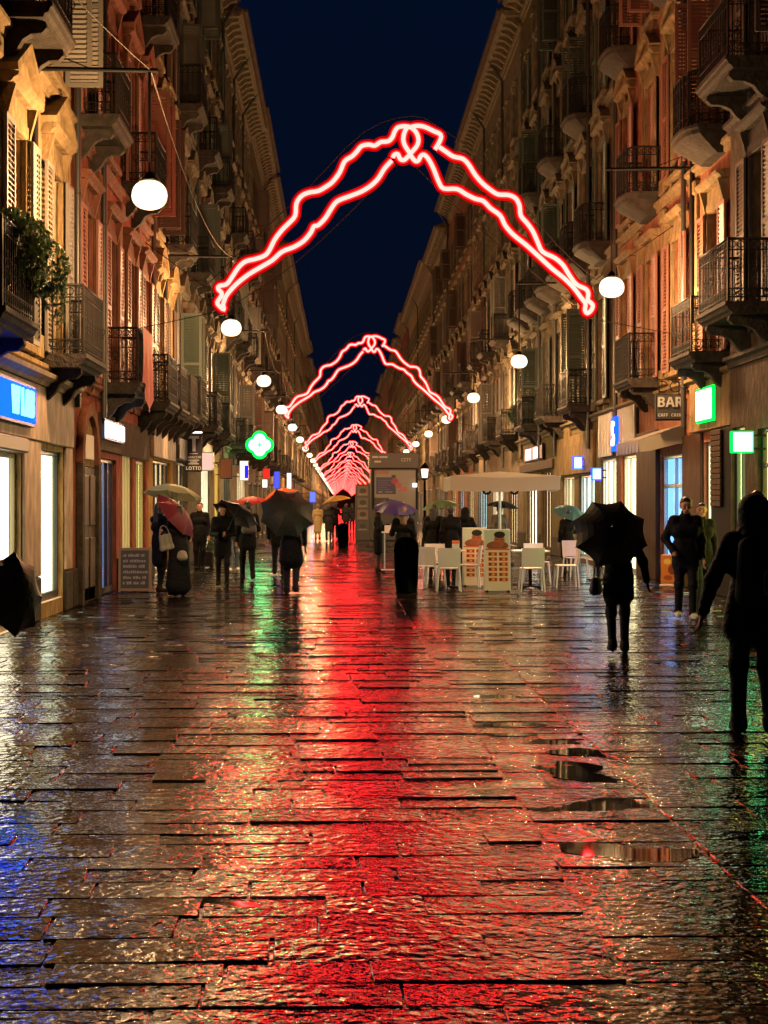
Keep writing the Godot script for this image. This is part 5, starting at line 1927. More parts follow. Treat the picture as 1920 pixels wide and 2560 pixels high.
func make_chair() -> Node3D:
	var o := Node3D.new()
	var m: Material = M.white_plastic
	part("seat", box_mesh(Vector3(0.42, 0.028, 0.42), 0.012), m, o, Vector3(0, 0.445, 0))
	var b := MB.new()
	# the back faces -z and leans a little
	for i in 6:
		for j in 5:
			var f := func(u: float, v: float) -> Vector3: return Vector3((u - 0.5) * 0.43, 0.47 + v * 0.36, -0.2 - v * 0.05 - 0.03 * sin(PI * u))
			var p0: Vector3 = f.call(i / 6.0, j / 5.0)
			var p1: Vector3 = f.call((i + 1) / 6.0, j / 5.0)
			var p2: Vector3 = f.call((i + 1) / 6.0, (j + 1) / 5.0)
			var p3: Vector3 = f.call(i / 6.0, (j + 1) / 5.0)
			b.quad(p3, p2, p1, p0)
			var t := Vector3(0, 0, -0.016)
			b.quad(p0 + t, p1 + t, p2 + t, p3 + t)
			if j == 4:
				b.quad(p2, p3, p3 + t, p2 + t)
			if i == 0:
				b.quad(p3, p0, p0 + t, p3 + t)
			if i == 5:
				b.quad(p1, p2, p2 + t, p1 + t)
	part("backrest", b.mesh(), m, o)
	for sx in [-1.0, 1.0]:
		for sz in [-1.0, 1.0]:
			var l := MB.new()
			l.tube(PackedVector3Array([Vector3(sx * 0.225, 0.0, sz * 0.225), Vector3(sx * 0.19, 0.44, sz * 0.19)]), 0.016, 6, 0.021)
			if sz < 0:
				l.tube(PackedVector3Array([Vector3(sx * 0.19, 0.44, -0.19), Vector3(sx * 0.205, 0.83, -0.255)]), 0.019, 6, 0.015)
			part("leg", l.mesh(), m, o)
	return o


func make_table() -> Node3D:
	var o := Node3D.new()
	part("table_top", box_mesh(Vector3(0.68, 0.03, 0.68), 0.01), M.white_plastic, o, Vector3(0, 0.735, 0))
	var b := MB.new()
	b.tube(PackedVector3Array([Vector3(0, 0.03, 0), Vector3(0, 0.72, 0)]), 0.035, 8)
	part("pedestal", b.mesh(), M.iron, o)
	for k in 4:
		var f := MB.new()
		f.T = Transform3D(Basis(Vector3.UP, PI / 2 * k + PI / 4), Vector3.ZERO)
		f.ext(PackedVector2Array([Vector2(0.0, 0.06), Vector2(0.3, 0.025), Vector2(0.31, 0.0), Vector2(0.26, 0.0), Vector2(0.0, 0.03)]), -0.03, 0.03)
		part("foot", f.mesh(), M.iron, o)
	return o


func menu_board(x: float, d: float, dim: bool, label: String) -> void:
	var o := thing("menu_board", label, "menu board", Vector3(x, 0, -d), 0.0, "menu boards by the cafe tables")
	var sk := Color(0.62, 0.34, 0.24)
	var r := [[0, 0, 1, 1, Color(0.80, 0.78, 0.72)], [0, 0, 1, 0.30, Color(0.72, 0.76, 0.70)],
		[0.05, 0.18, 0.95, 0.34, sk * 0.8, 1], [0.36, 0.05, 0.80, 0.29, sk, 1], [0.36, 0.02, 0.82, 0.13, Color(0.07, 0.05, 0.04), 1], [0.25, 0.20, 0.62, 0.29, sk * 0.9, 1], [0.44, 0.145, 0.51, 0.16, Color(0.1, 0.06, 0.05), 1], [0.63, 0.145, 0.70, 0.16, Color(0.1, 0.06, 0.05), 1],
		[0, 0.31, 1, 1, Color(0.82, 0.78, 0.70)], [0, 0.31, 1, 0.335, Color(0.72, 0.35, 0.15)]]
	for i in 6:
		for j in 2:
			var y := 0.37 + i * 0.085
			var xx := 0.12 + j * 0.44
			r.append([xx, y, xx + 0.36, y + 0.06, Color(0.75, 0.36, 0.12)])
			r.append([xx + 0.02, y + 0.008, xx + 0.11, y + 0.05, Color(0.35, 0.12, 0.06), 1])
			r.append([xx + 0.15, y + 0.012, xx + 0.25, y + 0.048, Color(0.85, 0.62, 0.3), 1])
			r.append([xx + 0.26, y + 0.01, xx + 0.34, y + 0.05, Color(0.5, 0.2, 0.1), 1])
	var tex := print_tex(192, 470, r)
	var s := sheet(Vector2(0.46, 1.14), tex)
	for q in [[0.10, -0.11, 0.0], [-0.10, 0.11, PI]]:
		var panel := part("board", box_mesh(Vector3(0.49, 1.18, 0.02), 0.006), M.white_plastic, o, Vector3(0, 0.6, q[0]))
		panel.rotation = Vector3(q[1], 0, 0)
		var pr := part("printed_menu", s[0], s[1], panel, Vector3(0, 0, 0.0115 if q[2] == 0.0 else -0.0115), q[2])
	for e in [-1.0, 1.0]:
		var l := MB.new()
		l.box(Vector3(e * 0.2 - 0.02, 0.0, -0.19), Vector3(e * 0.2 + 0.02, 0.03, 0.19))
		part("foot", l.mesh(), M.black, o)


func leaf_clump(b: MB, mid: Vector3, rad: Vector3, n: int, size: float) -> void:
	for i in n:
		var v := Vector3(rng.randf_range(-1, 1), rng.randf_range(-1, 1), rng.randf_range(-1, 1))
		while v.length() > 1.0:
			v = Vector3(rng.randf_range(-1, 1), rng.randf_range(-1, 1), rng.randf_range(-1, 1))
		v = v.normalized() * pow(v.length(), 0.5)
		var p := mid + v * rad
		var q := Basis.from_euler(Vector3(rng.randf() * TAU, rng.randf() * TAU, rng.randf() * TAU))
		var s := size * rng.randf_range(0.7, 1.3)
		b.quad(p + q * Vector3(0, 0, s), p + q * Vector3(s * 0.45, s * 0.12, 0), p + q * Vector3(0, 0, -s), p + q * Vector3(-s * 0.45, s * 0.12, 0))


func bin_thing(x: float, d: float, r: float, h: float, m: Material, label: String) -> void:
	var o := thing("litter_bin", label, "litter bin", Vector3(x, 0, -d))
	var b := MB.new()
	b.lathe(PackedVector2Array([Vector2(0, 0.02), Vector2(r * 0.86, 0.02), Vector2(r * 0.95, 0.3 * h), Vector2(r, 0.72 * h), Vector2(r * 1.04, 0.74 * h), Vector2(r * 1.04, 0.78 * h), Vector2(r * 0.98, 0.8 * h)]), 20)
	part("bin_body", b.mesh(), m, o)
	var c := MB.new()
	c.lathe(PackedVector2Array([Vector2(r * 0.99, 0.802 * h), Vector2(r * 0.97, 0.88 * h), Vector2(r * 0.75, 0.96 * h), Vector2(r * 0.4, h), Vector2(0, h * 1.01)]), 20)
	part("domed_lid", c.mesh(), m, o)
	var f := MB.new()
	f.lathe(PackedVector2Array([Vector2(0, 0), Vector2(r * 0.9, 0), Vector2(r * 0.9, 0.02), Vector2(0, 0.02)]), 16)
	part("base", f.mesh(), M.black, o)


func build_props() -> void:
	rng.seed = 991
	var white_glow := glow(Color(0.92, 0.97, 1.0), 4.0)
	var blue_glow := glow(Color(0.0, 0.22, 1.0), 5.0)
	var cyan_glow := glow(Color(0.42, 0.80, 1.0), 3.0)
	var green_white := glow(Color(0.55, 1.0, 0.80), 5.0)
	var green_rim := glow(Color(0.0, 1.0, 0.32), 1.5, Color(0.05, 0.4, 0.1))
	# ---- left row at street level
	fascia(-1, 15.0, 26.75, 2.55, 3.34, 0.07, M.shop_front, "pinkish cream fascia over the white shop windows at the left edge")
	var cb := MB.new()
	cb.ext(PackedVector2Array([Vector2(0, 0), Vector2(0.10, 0), Vector2(0.13, 0.05), Vector2(0.22, 0.10), Vector2(0.24, 0.16), Vector2(0.0, 0.2)]), -5.87, 5.87)
	var cor := single("shop_cornice", cb.mesh(), M.shop_front, "rounded cream cornice over the shop fascia at the left edge", "cornice", on_wall(-1, 20.87, 3.345), 0.0)
	fascia(-1, 22.66, 23.9, 0.64, 2.545, 0.05, M.shop_front, "pinkish cream pier between the two white shop windows", "pier_cladding")
	fascia(-1, 26.1, 26.75, 0.64, 2.545, 0.05, M.shop_front, "pinkish cream pier beside the arched doorway", "pier_cladding")
	var sb := MB.new()
	sb.cbox(Vector3(-2.5, 2.345, 0.0), Vector3(2.6, 2.54, 0.12), 0.02)
	single("shutter_box", sb.mesh(), mat(lin(0.10, 0.09, 0.08), 0.5, 0.4), "dark roller shutter box over the nearest white shop window", "shutter box", on_wall(-1, 20.0, 0.0, 0.0), facing(-1))
	var sign := wall_sign(-1, 18.6, 22.95, 2.70, 3.27, 0.075, blue_glow, mat(lin(0.01, 0.02, 0.12), 0.4), "glowing blue sign with pale letters at the left edge", Color(0.15, 0.35, 1.0), 0.6)
	part("lettering", letters("W LAB", 0.36, 0.03), cyan_glow, sign, Vector3(1.15, 0.0, 0.098))
	wall_sign(-1, 29.9, 32.6, 2.82, 3.2, 0.05, white_glow, mat(lin(0.02, 0.06, 0.3), 0.4), "white lit sign with blue rim over the dark door on the left", Color(0.8, 0.9, 1.0), 0.3)
	# arched doorway
	var door := thing("arched_doorway", "dark arched doorway between the cream and rose buildings", "doorway", on_wall(-1, 28.35, 0.0), facing(-1))
	var ab := MB.new()
	var ring_o := PackedVector2Array()
	var ring_i := PackedVector2Array()
	for k in 15:
		var an := PI * k / 14
		ring_o.append(Vector2(cos(an) * 1.02, 2.35 + sin(an) * 1.02))
		ring_i.append(Vector2(cos(an) * 0.80, 2.35 + sin(an) * 0.80))
	ring_i.reverse()
	ring_o.append_array(ring_i)
	ab.ext(ring_o, 0.004, 0.12)
	part("arch", ab.mesh(), M.stone_rose, door)
	for e in [-1.0, 1.0]:
		var jb := MB.new()
		jb.cbox(Vector3(e * 0.91 - 0.11, 0.0, 0.004), Vector3(e * 0.91 + 0.11, 2.34, 0.12), 0.015)
		part("jamb", jb.mesh(), M.stone_dark, door)
		var lb := MB.new()
		lb.cbox(Vector3(minf(e * 0.01, e * 0.78), 0.03, 0.006), Vector3(maxf(e * 0.01, e * 0.78), 2.28, 0.05), 0.01)
		for yy in [0.25, 1.3]:
			lb.cbox(Vector3(minf(e * 0.12, e * 0.68), yy, 0.052), Vector3(maxf(e * 0.12, e * 0.68), yy + 0.85, 0.075), 0.012)
		part("door_leaf", lb.mesh(), M.shutter_brown, door)
	var fan := MB.new()
	var fp := PackedVector2Array([Vector2(-0.79, 2.3), Vector2(0.79, 2.3)])
	for k in 13:
		var an := PI * k / 12
		fp.append(Vector2(cos(an) * 0.79, 2.35 + sin(an) * 0.79))
	fan.ext(fp, 0.005, 0.04)
	part("fanlight", fan.mesh(), M.stone_warm, door)
	var pq := single("plaque", box_mesh(Vector3(0.9, 0.42, 0.03)), mat(lin(0.42, 0.38, 0.32), 0.6), "pale stone plaque inside the arch of the doorway", "plaque", on_wall(-1, 28.35, 2.62, 0.07), facing(-1))
	fascia(-1, 29.85, 37.4, 2.62, 3.3, 0.06, M.umber, "dark brown fascia over the warm lit shops on the left")
	fascia(-1, 38.0, 43.0, 2.75, 3.45, 0.10, M.shop_front, "cream fascia on the narrow ochre building")
	fascia(-1, 43.6, 50.6, 2.85, 3.4, 0.14, mat(lin(0.05, 0.045, 0.04), 0.5), "black fascia behind the tobacco sign")
	fascia(-1, 51.6, 56.2, 3.05, 3.6, 0.10, mat(lin(0.5, 0.45, 0.4), 0.5), "white fascia over the brightest far window on the left")
	# tobacconist
	var ts := blade_sign(-1, 46.0, -4.22, -3.78, 2.56, 3.58, mat(lin(0.008, 0.010, 0.016), 0.4), M.iron, "black tobacconist sign with a white T on the left")
	var pale := mat(lin(0.5, 0.52, 0.55), 0.5)
	part("lettering", letters("T", 0.42, 0.02), pale, ts, Vector3(0, 0.24, 0.10))
	part("lettering", letters("TABACCHI", 0.062, 0.01), pale, ts, Vector3(0, -0.12, 0.095))
	part("lettering", letters("LOTTO", 0.10, 0.01), pale, ts, Vector3(0, -0.42, 0.095))
	var bars := MB.new()
	for q in [[-0.02, 0.22], [-0.2, 0.3], [-0.25, 0.2], [-0.3, 0.28]]:
		bars.box(Vector3(-q[1] / 2, q[0] - 0.012, 0.09), Vector3(q[1] / 2, q[0] + 0.012, 0.096))
	part("fine_print", bars.mesh(), pale, ts)
	var top_lamp := part("sign_lamp", box_mesh(Vector3(0.46, 0.04, 0.1), 0.01), glow(Color(1.0, 0.95, 0.85), 2.5), ts, Vector3(0, 0.56, 0.05))
	# green cross
	var gc := thing("pharmacy_cross", "glowing green pharmacy cross on the left row", "sign", Vector3(-3.06, 3.93, -64.0))
	for q in [[0.27, 0.27, 0.07, green_rim, 0.0], [0.20, 0.25, 0.02, green_white, 0.046]]:  # the wider green layer is the halo of the cross, built as a glowing shape
		for s in ([0.0] if q[4] == 0.0 else [-1.0, 1.0]):
			# four round lobes about the middle
			var g := MB.new()
			var outline := PackedVector2Array()
			for k in 48:
				var an := TAU * k / 48
				var lobe := absf(cos(2.0 * an))
				outline.append(Vector2(cos(an), sin(an)) * (q[0] + q[1] * (0.55 + 0.45 * lobe)) * (1.0 if q[4] == 0.0 else 0.94))
			g.ext(outline, s * q[4] - q[2] / 2, s * q[4] + q[2] / 2)
			part("green_light_and_halo", g.mesh(), q[3], gc)
	var star := MB.new()
	var sp := PackedVector2Array()
	for k in 8:
		var an := TAU * k / 8
		sp.append(Vector2(cos(an), sin(an)) * (0.13 if k % 2 == 0 else 0.05))
	star.ext(sp, -0.065, 0.065)
	part("star", star.mesh(), mat(lin(0.0, 0.25, 0.16), 0.4), gc)
	var brk := MB.new()
	brk.tube(PackedVector3Array([Vector3(-0.1, 0.0, 0), Vector3(-1.26, 0.0, 0)]), 0.03, 6)
	part("bracket", brk.mesh(), M.iron, gc)
	omni(gc, Vector3(0, 0, 0.5), Color(0.2, 1.0, 0.45), 2.0, 0.4)
	# other signs down the left row
	blade_sign(-1, 49.5, -4.2, -3.72, 2.65, 3.2, glow(Color(1.0, 0.78, 0.70), 0.9), M.frame_alu, "pinkish white lit sign just behind the tobacconist sign")
	blade_sign(-1, 58.0, -4.15, -3.72, 2.55, 3.25, mat(lin(0.16, 0.06, 0.04), 0.6), M.iron, "reddish brown hanging board before the green cross")
	var ws := blade_sign(-1, 66.5, -3.98, -3.62, 2.6, 3.4, glow(Color(1.0, 0.97, 0.85), 1.2), M.frame_alu, "white lit sign with a blue mark under the green cross")
	part("blue_mark", box_mesh(Vector3(0.14, 0.5, 0.01), 0.002), glow(Color(0.1, 0.15, 1.0), 1.0), ws, Vector3(0.1, -0.05, 0.096))
	blade_sign(-1, 86.0, -3.95, -3.6, 3.0, 3.5, glow(Color(1.0, 0.08, 0.06), 3.0), M.iron, "small red lit sign far along the left row")
	blade_sign(-1, 85.0, -3.95, -3.65, 2.5, 2.95, glow(Color(1.0, 0.9, 0.85), 1.5), M.iron, "small white lit sign below the red one on the left")
	blade_sign(-1, 98.0, -3.85, -3.5, 2.6, 3.6, glow(Color(0.2, 0.25, 1.0), 2.0), M.iron, "blue and white lit sign far along the left row")
	blade_sign(-1, 118.0, -3.75, -3.4, 2.2, 3.9, glow(Color(1.0, 0.93, 0.85), 1.5), M.iron, "tall white lit sign far along the left row")
	blade_sign(-1, 160.0, -2.9, -2.3, 1.9, 2.9, glow(Color(0.25, 0.3, 1.0), 3.0), M.iron, "blue lit sign at the far end of the left row")
	blade_sign(-1, 172.0, -2.9, -2.5, 2.2, 3.0, glow(Color(1.0, 0.15, 0.15), 4.0), M.iron, "red lit sign at the far end of the left row")
	# red cloth over a balcony
	var cl := MB.new()
	for i in 10:
		for j in 6:
			var f := func(u: float, v: float) -> Vector3: return Vector3(0.02 + 0.03 * sin(u * 14.0 + v * 2.0) * v, 1.02 - v * (1.25 + 0.25 * sin(u * 5.0)), (u - 0.5) * 1.5)
			cl.quad(f.call((i + 1) / 10.0, j / 6.0), f.call(i / 10.0, j / 6.0), f.call(i / 10.0, (j + 1) / 6.0), f.call((i + 1) / 10.0, (j + 1) / 6.0))
	var clm := mat(lin(0.45, 0.12, 0.09), 0.8)
	clm.backlight_enabled = true
	clm.backlight = lin(0.2, 0.05, 0.04)
	single("hanging_cloth", cl.mesh(), clm, "salmon red cloth hung over the balcony of the rose building", "cloth", Vector3(LEFT_X + 0.72, 3.85, -31.1))
	# plants
	var pl := thing("balcony_plant", "dark bushy plant spilling over the balcony at the left edge", "plant", Vector3(LEFT_X + 0.5, 3.82, -19.8))
	part("planter", box_mesh(Vector3(0.24, 0.22, 0.8), 0.02), mat(lin(0.1, 0.04, 0.02), 0.8), pl, Vector3(0, 0.115, 0))
	var lf := MB.new()
	leaf_clump(lf, Vector3(0.0, 0.85, 0.25), Vector3(0.42, 0.42, 0.65), 1500, 0.045)
	leaf_clump(lf, Vector3(0.25, 0.68, -0.35), Vector3(0.3, 0.36, 0.35), 700, 0.042)
	leaf_clump(lf, Vector3(0.42, 0.3, -0.42), Vector3(0.1, 0.32, 0.1), 120, 0.04)
	leaf_clump(lf, Vector3(0.30, 0.35, -0.2), Vector3(0.16, 0.2, 0.16), 90, 0.04)
	part("foliage", lf.mesh(), M.leaf, pl)
	var stm := MB.new()
	for k in 6:
		stm.tube(PackedVector3Array([Vector3(0, 0.2, -0.3 + 0.12 * k), Vector3(rng.randf_range(-0.1, 0.2), 0.6, -0.4 + 0.16 * k), Vector3(rng.randf_range(-0.2, 0.3), 0.95, -0.5 + 0.2 * k)]), 0.012, 5, 0.004)
	part("stem", stm.mesh(), M.hair_brown, pl)
	for q in [[-1, 44.2, 0.95, "potted shrub in a dark square planter by the left shops"]]:
		var ps := thing("potted_shrub", q[3], "plant", Vector3(-3.55, 0, -q[1]))
		var pb := MB.new()
		pb.cbox(Vector3(-0.22, 0.04, -0.22), Vector3(0.22, 0.42, 0.22), 0.03)
		for e in [[-1, -1], [1, -1], [-1, 1], [1, 1]]:
			pb.box(Vector3(e[0] * 0.17 - 0.03, 0, e[1] * 0.17 - 0.03), Vector3(e[0] * 0.17 + 0.03, 0.05, e[1] * 0.17 + 0.03))
		part("planter", pb.mesh(), M.black, ps)
		var fb := MB.new()
		leaf_clump(fb, Vector3(0, 0.68, 0), Vector3(0.28, 0.3, 0.28), 700, 0.04)
		part("foliage", fb.mesh(), M.leaf, ps)
		var tb := MB.new()
		tb.tube(PackedVector3Array([Vector3(0, 0.4, 0), Vector3(0, 0.75, 0)]), 0.025, 6)
		part("stem", tb.mesh(), M.hair_brown, ps)
	for q in [[1, 60.9, 6.35, 4.42, "plants on a first floor balcony above the cafe canopy"]]:
		var bpn := thing("balcony_plant", q[4], "plant", Vector3(q[2], q[3], -q[1]))
		part("planter", box_mesh(Vector3(0.2, 0.2, 0.9), 0.02), M.stone_dark, bpn, Vector3(0, 0.11, 0))
		var fb := MB.new()
		leaf_clump(fb, Vector3(0, 0.5, 0), Vector3(0.28, 0.35, 0.6), 700, 0.05)
		part("foliage", fb.mesh(), M.leaf, bpn)
	# chalkboard
	var ck := thing("chalkboard", "grey A-frame chalkboard standing by the left shops", "chalkboard", Vector3(-3.88, 0, -31.8), 0.08)
	for q in [[0.09, -0.16, 1.0], [-0.09, 0.16, -1.0]]:
		var bd := part("board", box_mesh(Vector3(0.56, 0.82, 0.02), 0.005), mat(lin(0.05, 0.05, 0.055), 0.7), ck, Vector3(0, 0.43, q[0]))
		bd.rotation.x = q[1]
		var fr := MB.new()
		for e in [-1.0, 1.0]:
			fr.box(Vector3(e * 0.285 - 0.022, -0.43, -0.02), Vector3(e * 0.285 + 0.022, 0.42, 0.02))
			fr.box(Vector3(-0.263, e * 0.385 - 0.025, -0.018), Vector3(0.263, e * 0.385 + 0.025, 0.018))
		part("wooden_frame", fr.mesh(), mat(lin(0.22, 0.16, 0.12), 0.7), bd)
		if q[2] > 0:
			var chalk := MB.new()
			for i in 6:
				var xx := -0.22
				while xx < 0.2:
					var w := rng.randf_range(0.02, 0.05)
					chalk.box(Vector3(xx, 0.24 - i * 0.105, 0.0105), Vector3(xx + w, 0.24 - i * 0.105 + rng.randf_range(0.035, 0.06), 0.0125))
					xx += w + (0.008 if rng.randf() < 0.75 else 0.035)
			part("chalk_writing", chalk.mesh(), mat(lin(0.26, 0.26, 0.27), 0.9), bd)
	# ---- right row at street level
	fascia(1, 29.75, 33.2, 3.06, 4.0, 0.10, M.stone_warm, "cream fascia carrying the green bordered sign on the right")
	fascia(1, 24.2, 28.8, 3.0, 3.5, 0.08, mat(lin(0.25, 0.06, 0.05), 0.5), "dull red fascia at the right edge")
	fascia(1, 27.72, 28.5, 0.0, 3.6, 0.08, M.black, "black pier at the right edge of the street", "pier_cladding")
	fascia(1, 29.75, 31.3, 0.0, 3.04, 0.09, M.black, "black pier between the lit shop doors on the right", "pier_cladding")
	fascia(1, 32.34, 34.06, 0.0, 3.04, 0.07, M.brown_front, "dark wooden shop pier behind the person in the navy jumper", "pier_cladding")
	fascia(1, 36.75, 39.15, 0.0, 3.3, 0.10, M.brown_front, "broad brown pier between the blue window and the slatted panel", "pier_cladding")
	wall_sign(1, 30.85, 32.25, 3.2, 3.86, 0.105, glow(Color(0.97, 1.0, 0.92), 3.0), green_rim, "square white lit sign with a green border on the right", Color(0.85, 1.0, 0.8), 0.3)
	var ge := blade_sign(1, 27.6, 6.42, 6.78, 2.50, 2.86, green_white, green_rim, "green glowing sign above the doorway at the right edge")
	omni(ge, Vector3(0, -0.1, 0.4), Color(0.1, 1.0, 0.4), 0.12, 0.1)
	var rs := MB.new()
	for k in 14:
		rs.cbox(Vector3(-0.4, 1.62 + k * 0.1, 0.0), Vector3(0.4, 1.715 + k * 0.1, 0.05), 0.012)
	single("rolled_blind", rs.mesh(), M.brown_front, "brown half lowered slatted blind between the lit doors on the right", "blind", on_wall(1, 30.7, 0, 0.10), facing(1))
	# bar
	var bs := blade_sign(1, 33.9, 6.36, 6.92, 3.35, 3.88, mat(lin(0.035, 0.03, 0.026), 0.5), M.iron, "dark hanging BAR sign with grey letters on the right")
	var grey := mat(lin(0.34, 0.33, 0.32), 0.5)
	part("lettering", letters("BAR", 0.20, 0.02), grey, bs, Vector3(0, 0.1, 0.10))
	part("lettering", letters("CAFF", 0.062, 0.01), grey, bs, Vector3(-0.14, -0.16, 0.095))
	part("lettering", letters("CREM", 0.062, 0.01), grey, bs, Vector3(0.14, -0.16, 0.095))
	var sc := MB.new()
	for e in [-1.0, 1.0]:
		sc.ring(Vector3(e * 0.13, 0.42, 0), Vector3.RIGHT, Vector3.UP, 0.11, 0.012, 12, 0.4, 5.6)
		sc.tube(PackedVector3Array([Vector3(e * 0.2, 0.26, 0), Vector3(e * 0.2, 0.56, 0)]), 0.01, 5)
	sc.tube(PackedVector3Array([Vector3(-0.3, 0.56, 0), Vector3(0.36, 0.56, 0)]), 0.014, 5)
	part("scroll_bracket", sc.mesh(), M.iron, bs)
	var aw := thing("awning", "cream shop awning with a hanging valance under the BAR sign", "awning", on_wall(1, 35.4, 0), facing(1))
	var ac := MB.new()
	ac.quad(Vector3(-1.4, 3.28, 0.02), Vector3(1.4, 3.28, 0.02), Vector3(1.4, 2.98, 0.95), Vector3(-1.4, 2.98, 0.95))
	ac.quad(Vector3(-1.4, 3.265, 0.02), Vector3(-1.4, 2.965, 0.95), Vector3(1.4, 2.965, 0.95), Vector3(1.4, 3.265, 0.02))
	part("canopy", ac.mesh(), M.canvas, aw)
	var av := MB.new()
	for k in 14:
		var x0 := -1.4 + 0.2 * k
		av.quad(Vector3(x0, 2.97, 0.955), Vector3(x0 + 0.2, 2.97, 0.955), Vector3(x0 + 0.17, 2.72, 0.955 + 0.01 * (k % 2)), Vector3(x0 + 0.03, 2.72, 0.955 + 0.01 * (k % 2)))
	part("valance", av.mesh(), M.canvas, aw)
	for e in [-1.0, 1.0]:
		var ck2 := MB.new()
		ck2.T = Transform3D(Basis(Vector3(0, 0, 1), Vector3(0, 1, 0), Vector3(-1, 0, 0)), Vector3(e * 1.405, 0, 0))
		ck2.ext(PackedVector2Array([Vector2(0.03, 3.26), Vector2(0.95, 2.96), Vector2(0.95, 2.72), Vector2(0.72, 2.74), Vector2(0.5, 2.80), Vector2(0.26, 2.86), Vector2(0.03, 2.92)]), -0.004, 0.004)
		part("side_cheek", ck2.mesh(), M.canvas, aw)
	for e in [-1.0, 1.0]:
		var arm := MB.new()
		arm.tube(PackedVector3Array([Vector3(e * 1.3, 2.9, 0.02), Vector3(e * 1.3, 2.94, 0.93)]), 0.015, 6)
		part("folding_arm", arm.mesh(), M.steel, aw)
	var yb := thing("display_stand", "orange yellow display stand against the brown pier on the right", "display stand", Vector3(6.72, 0, -34.2), -0.3)
	part("stand_body", box_mesh(Vector3(0.34, 0.62, 0.26), 0.02), mat(lin(0.45, 0.17, 0.02), 0.6), yb, Vector3(0, 0.33, 0))
	var ybp := print_tex(48, 64, [[0, 0, 1, 1, Color(0.78, 0.48, 0.12)], [0.1, 0.08, 0.6, 0.3, Color(0.85, 0.75, 0.35), 1], [0.4, 0.3, 0.95, 0.7, Color(0.45, 0.2, 0.08), 1], [0.1, 0.72, 0.7, 0.92, Color(0.6, 0.28, 0.1), 1]])
	var ybs := sheet(Vector2(0.3, 0.52), ybp)
	part("printed_front", ybs[0], ybs[1], yb, Vector3(0, 0.34, 0.133))
	part("foot", box_mesh(Vector3(0.4, 0.03, 0.32), 0.01), M.white_plastic, yb, Vector3(0, 0.016, 0))
	# panel of upright slats with the blue sign
	var slats := thing("slatted_panel", "panel of upright metal slats over the yellow lit window", "shop panel", on_wall(1, 42.1, 0), facing(1))
	part("backing", box_mesh(Vector3(5.6, 1.14, 0.04)), M.black, slats, Vector3(0, 3.46, 0.03))
	var slm := box_mesh(Vector3(0.045, 1.1, 0.05), 0.008)
	for k in 22:
		if k in [9, 10, 11]:
			continue
		part("slat", slm, M.steel, slats, Vector3(-2.7 + k * 0.257, 3.46, 0.09))
	var blue_s := thing("lit_sign", "blue lit sign with a white letter on the slatted panel", "sign", on_wall(1, 42.0, 3.42, 0.10), facing(1))
	part("sign_box", box_mesh(Vector3(0.72, 0.86, 0.06)), blue_glow, blue_s, Vector3(0, 0, 0.03))
	part("lettering", letters("S", 0.62, 0.03), white_glow, blue_s, Vector3(0, 0, 0.075))
	var pan := thing("panelled_fascia", "fascia of cream upright panels between the slats and the cafe canopy", "shop fascia", on_wall(1, 50.2, 0), facing(1), "shop fascias and claddings")
	for k in 7:
		part("panel", box_mesh(Vector3(1.18, 1.14 if k != 4 else 1.44, 0.08), 0.012), M.stone_warm, pan, Vector3(3.6 - k * 1.2, 3.13 if k != 4 else 3.28, 0.043))
	for q in [[47.6, 2.66, 3.02, "square blue white lit sign on the cream panels"], [44.1, 2.3, 2.62, "small round blue lit sign by the yellow window"]]:
		blade_sign(1, q[0], 6.6, 6.86, q[1], q[2], glow(Color(0.6, 0.75, 1.0), 3.0), blue_glow, q[3])
	var tw := wall_sign(1, 57.2, 62.6, 3.2, 3.75, 0.05, mat(lin(0.25, 0.2, 0.3), 0.5), M.iron, "lilac sign box with two glowing squares above the cafe canopy", Color(0.6, 0.7, 1.0), 0.0)
	for e in [-1.25, 1.15]:
		part("glowing_square", box_mesh(Vector3(1.3, 0.36, 0.03), 0.01), glow(Color(0.75, 0.83, 1.0), 4.0), tw, Vector3(e, 0, 0.10))
	fascia(1, 54.2, 64.0, 2.85, 3.15, 0.16, M.brown_front, "brown fascia above the lit cafe window")
	# ---- cafe
	var chair := make_chair()
	var chairs := [[2.06, 31.9, PI, "white cafe chair with its back to the viewer, beside the front menu board"], [1.78, 32.9, PI - 0.5, "white cafe chair nearest to the dark litter bin"], [2.56, 33.6, -PI / 2, "white cafe chair seen from the side between the menu boards"], [3.64, 31.9, PI, "white cafe chair with its back to the viewer, beyond the front menu board"], [4.5, 33.4, -PI / 2, "white cafe chair at the shop side of the tables, seen from the side"], [4.15, 35.4, 0.2, "white cafe chair facing the viewer behind the second table"], [3.2, 34.4, PI / 2, "white cafe chair half hidden behind the front menu board"], [5.35, 38.2, 0.3, "white cafe chair beside the small person with the teal umbrella"], [2.0, 34.9, 0.1, "white cafe chair facing the viewer behind the first table"]]
	for q in chairs:
		var o: Node3D = chair.duplicate()
		o.name = numbered("cafe_chair")
		add_child(o)
		o.position = Vector3(q[0], 0.004, -q[1])
		o.rotation.y = q[2]
		tag(o, q[3], "chair", "white cafe chairs")
	chair.free()
	var table := make_table()
	for q in [[2.14, 33.2, "square white cafe table nearer the litter bin"], [3.76, 33.2, "square white cafe table beyond the menu boards"], [5.6, 36.4, "square white cafe table nearest the shop windows"]]:
		var o: Node3D = table.duplicate()
		o.name = numbered("cafe_table")
		add_child(o)
		o.position = Vector3(q[0], 0.004, -q[1])
		tag(o, q[2], "table", "white cafe tables")
	table.free()
	var nb := MB.new()
	nb.colored = true
	nb.col = Color(0.6, 0.58, 0.55)
	nb.cbox(Vector3(-0.07, 0, -0.05), Vector3(0.07, 0.13, 0.05), 0.01)
	nb.col = Color(0.6, 0.16, 0.04)
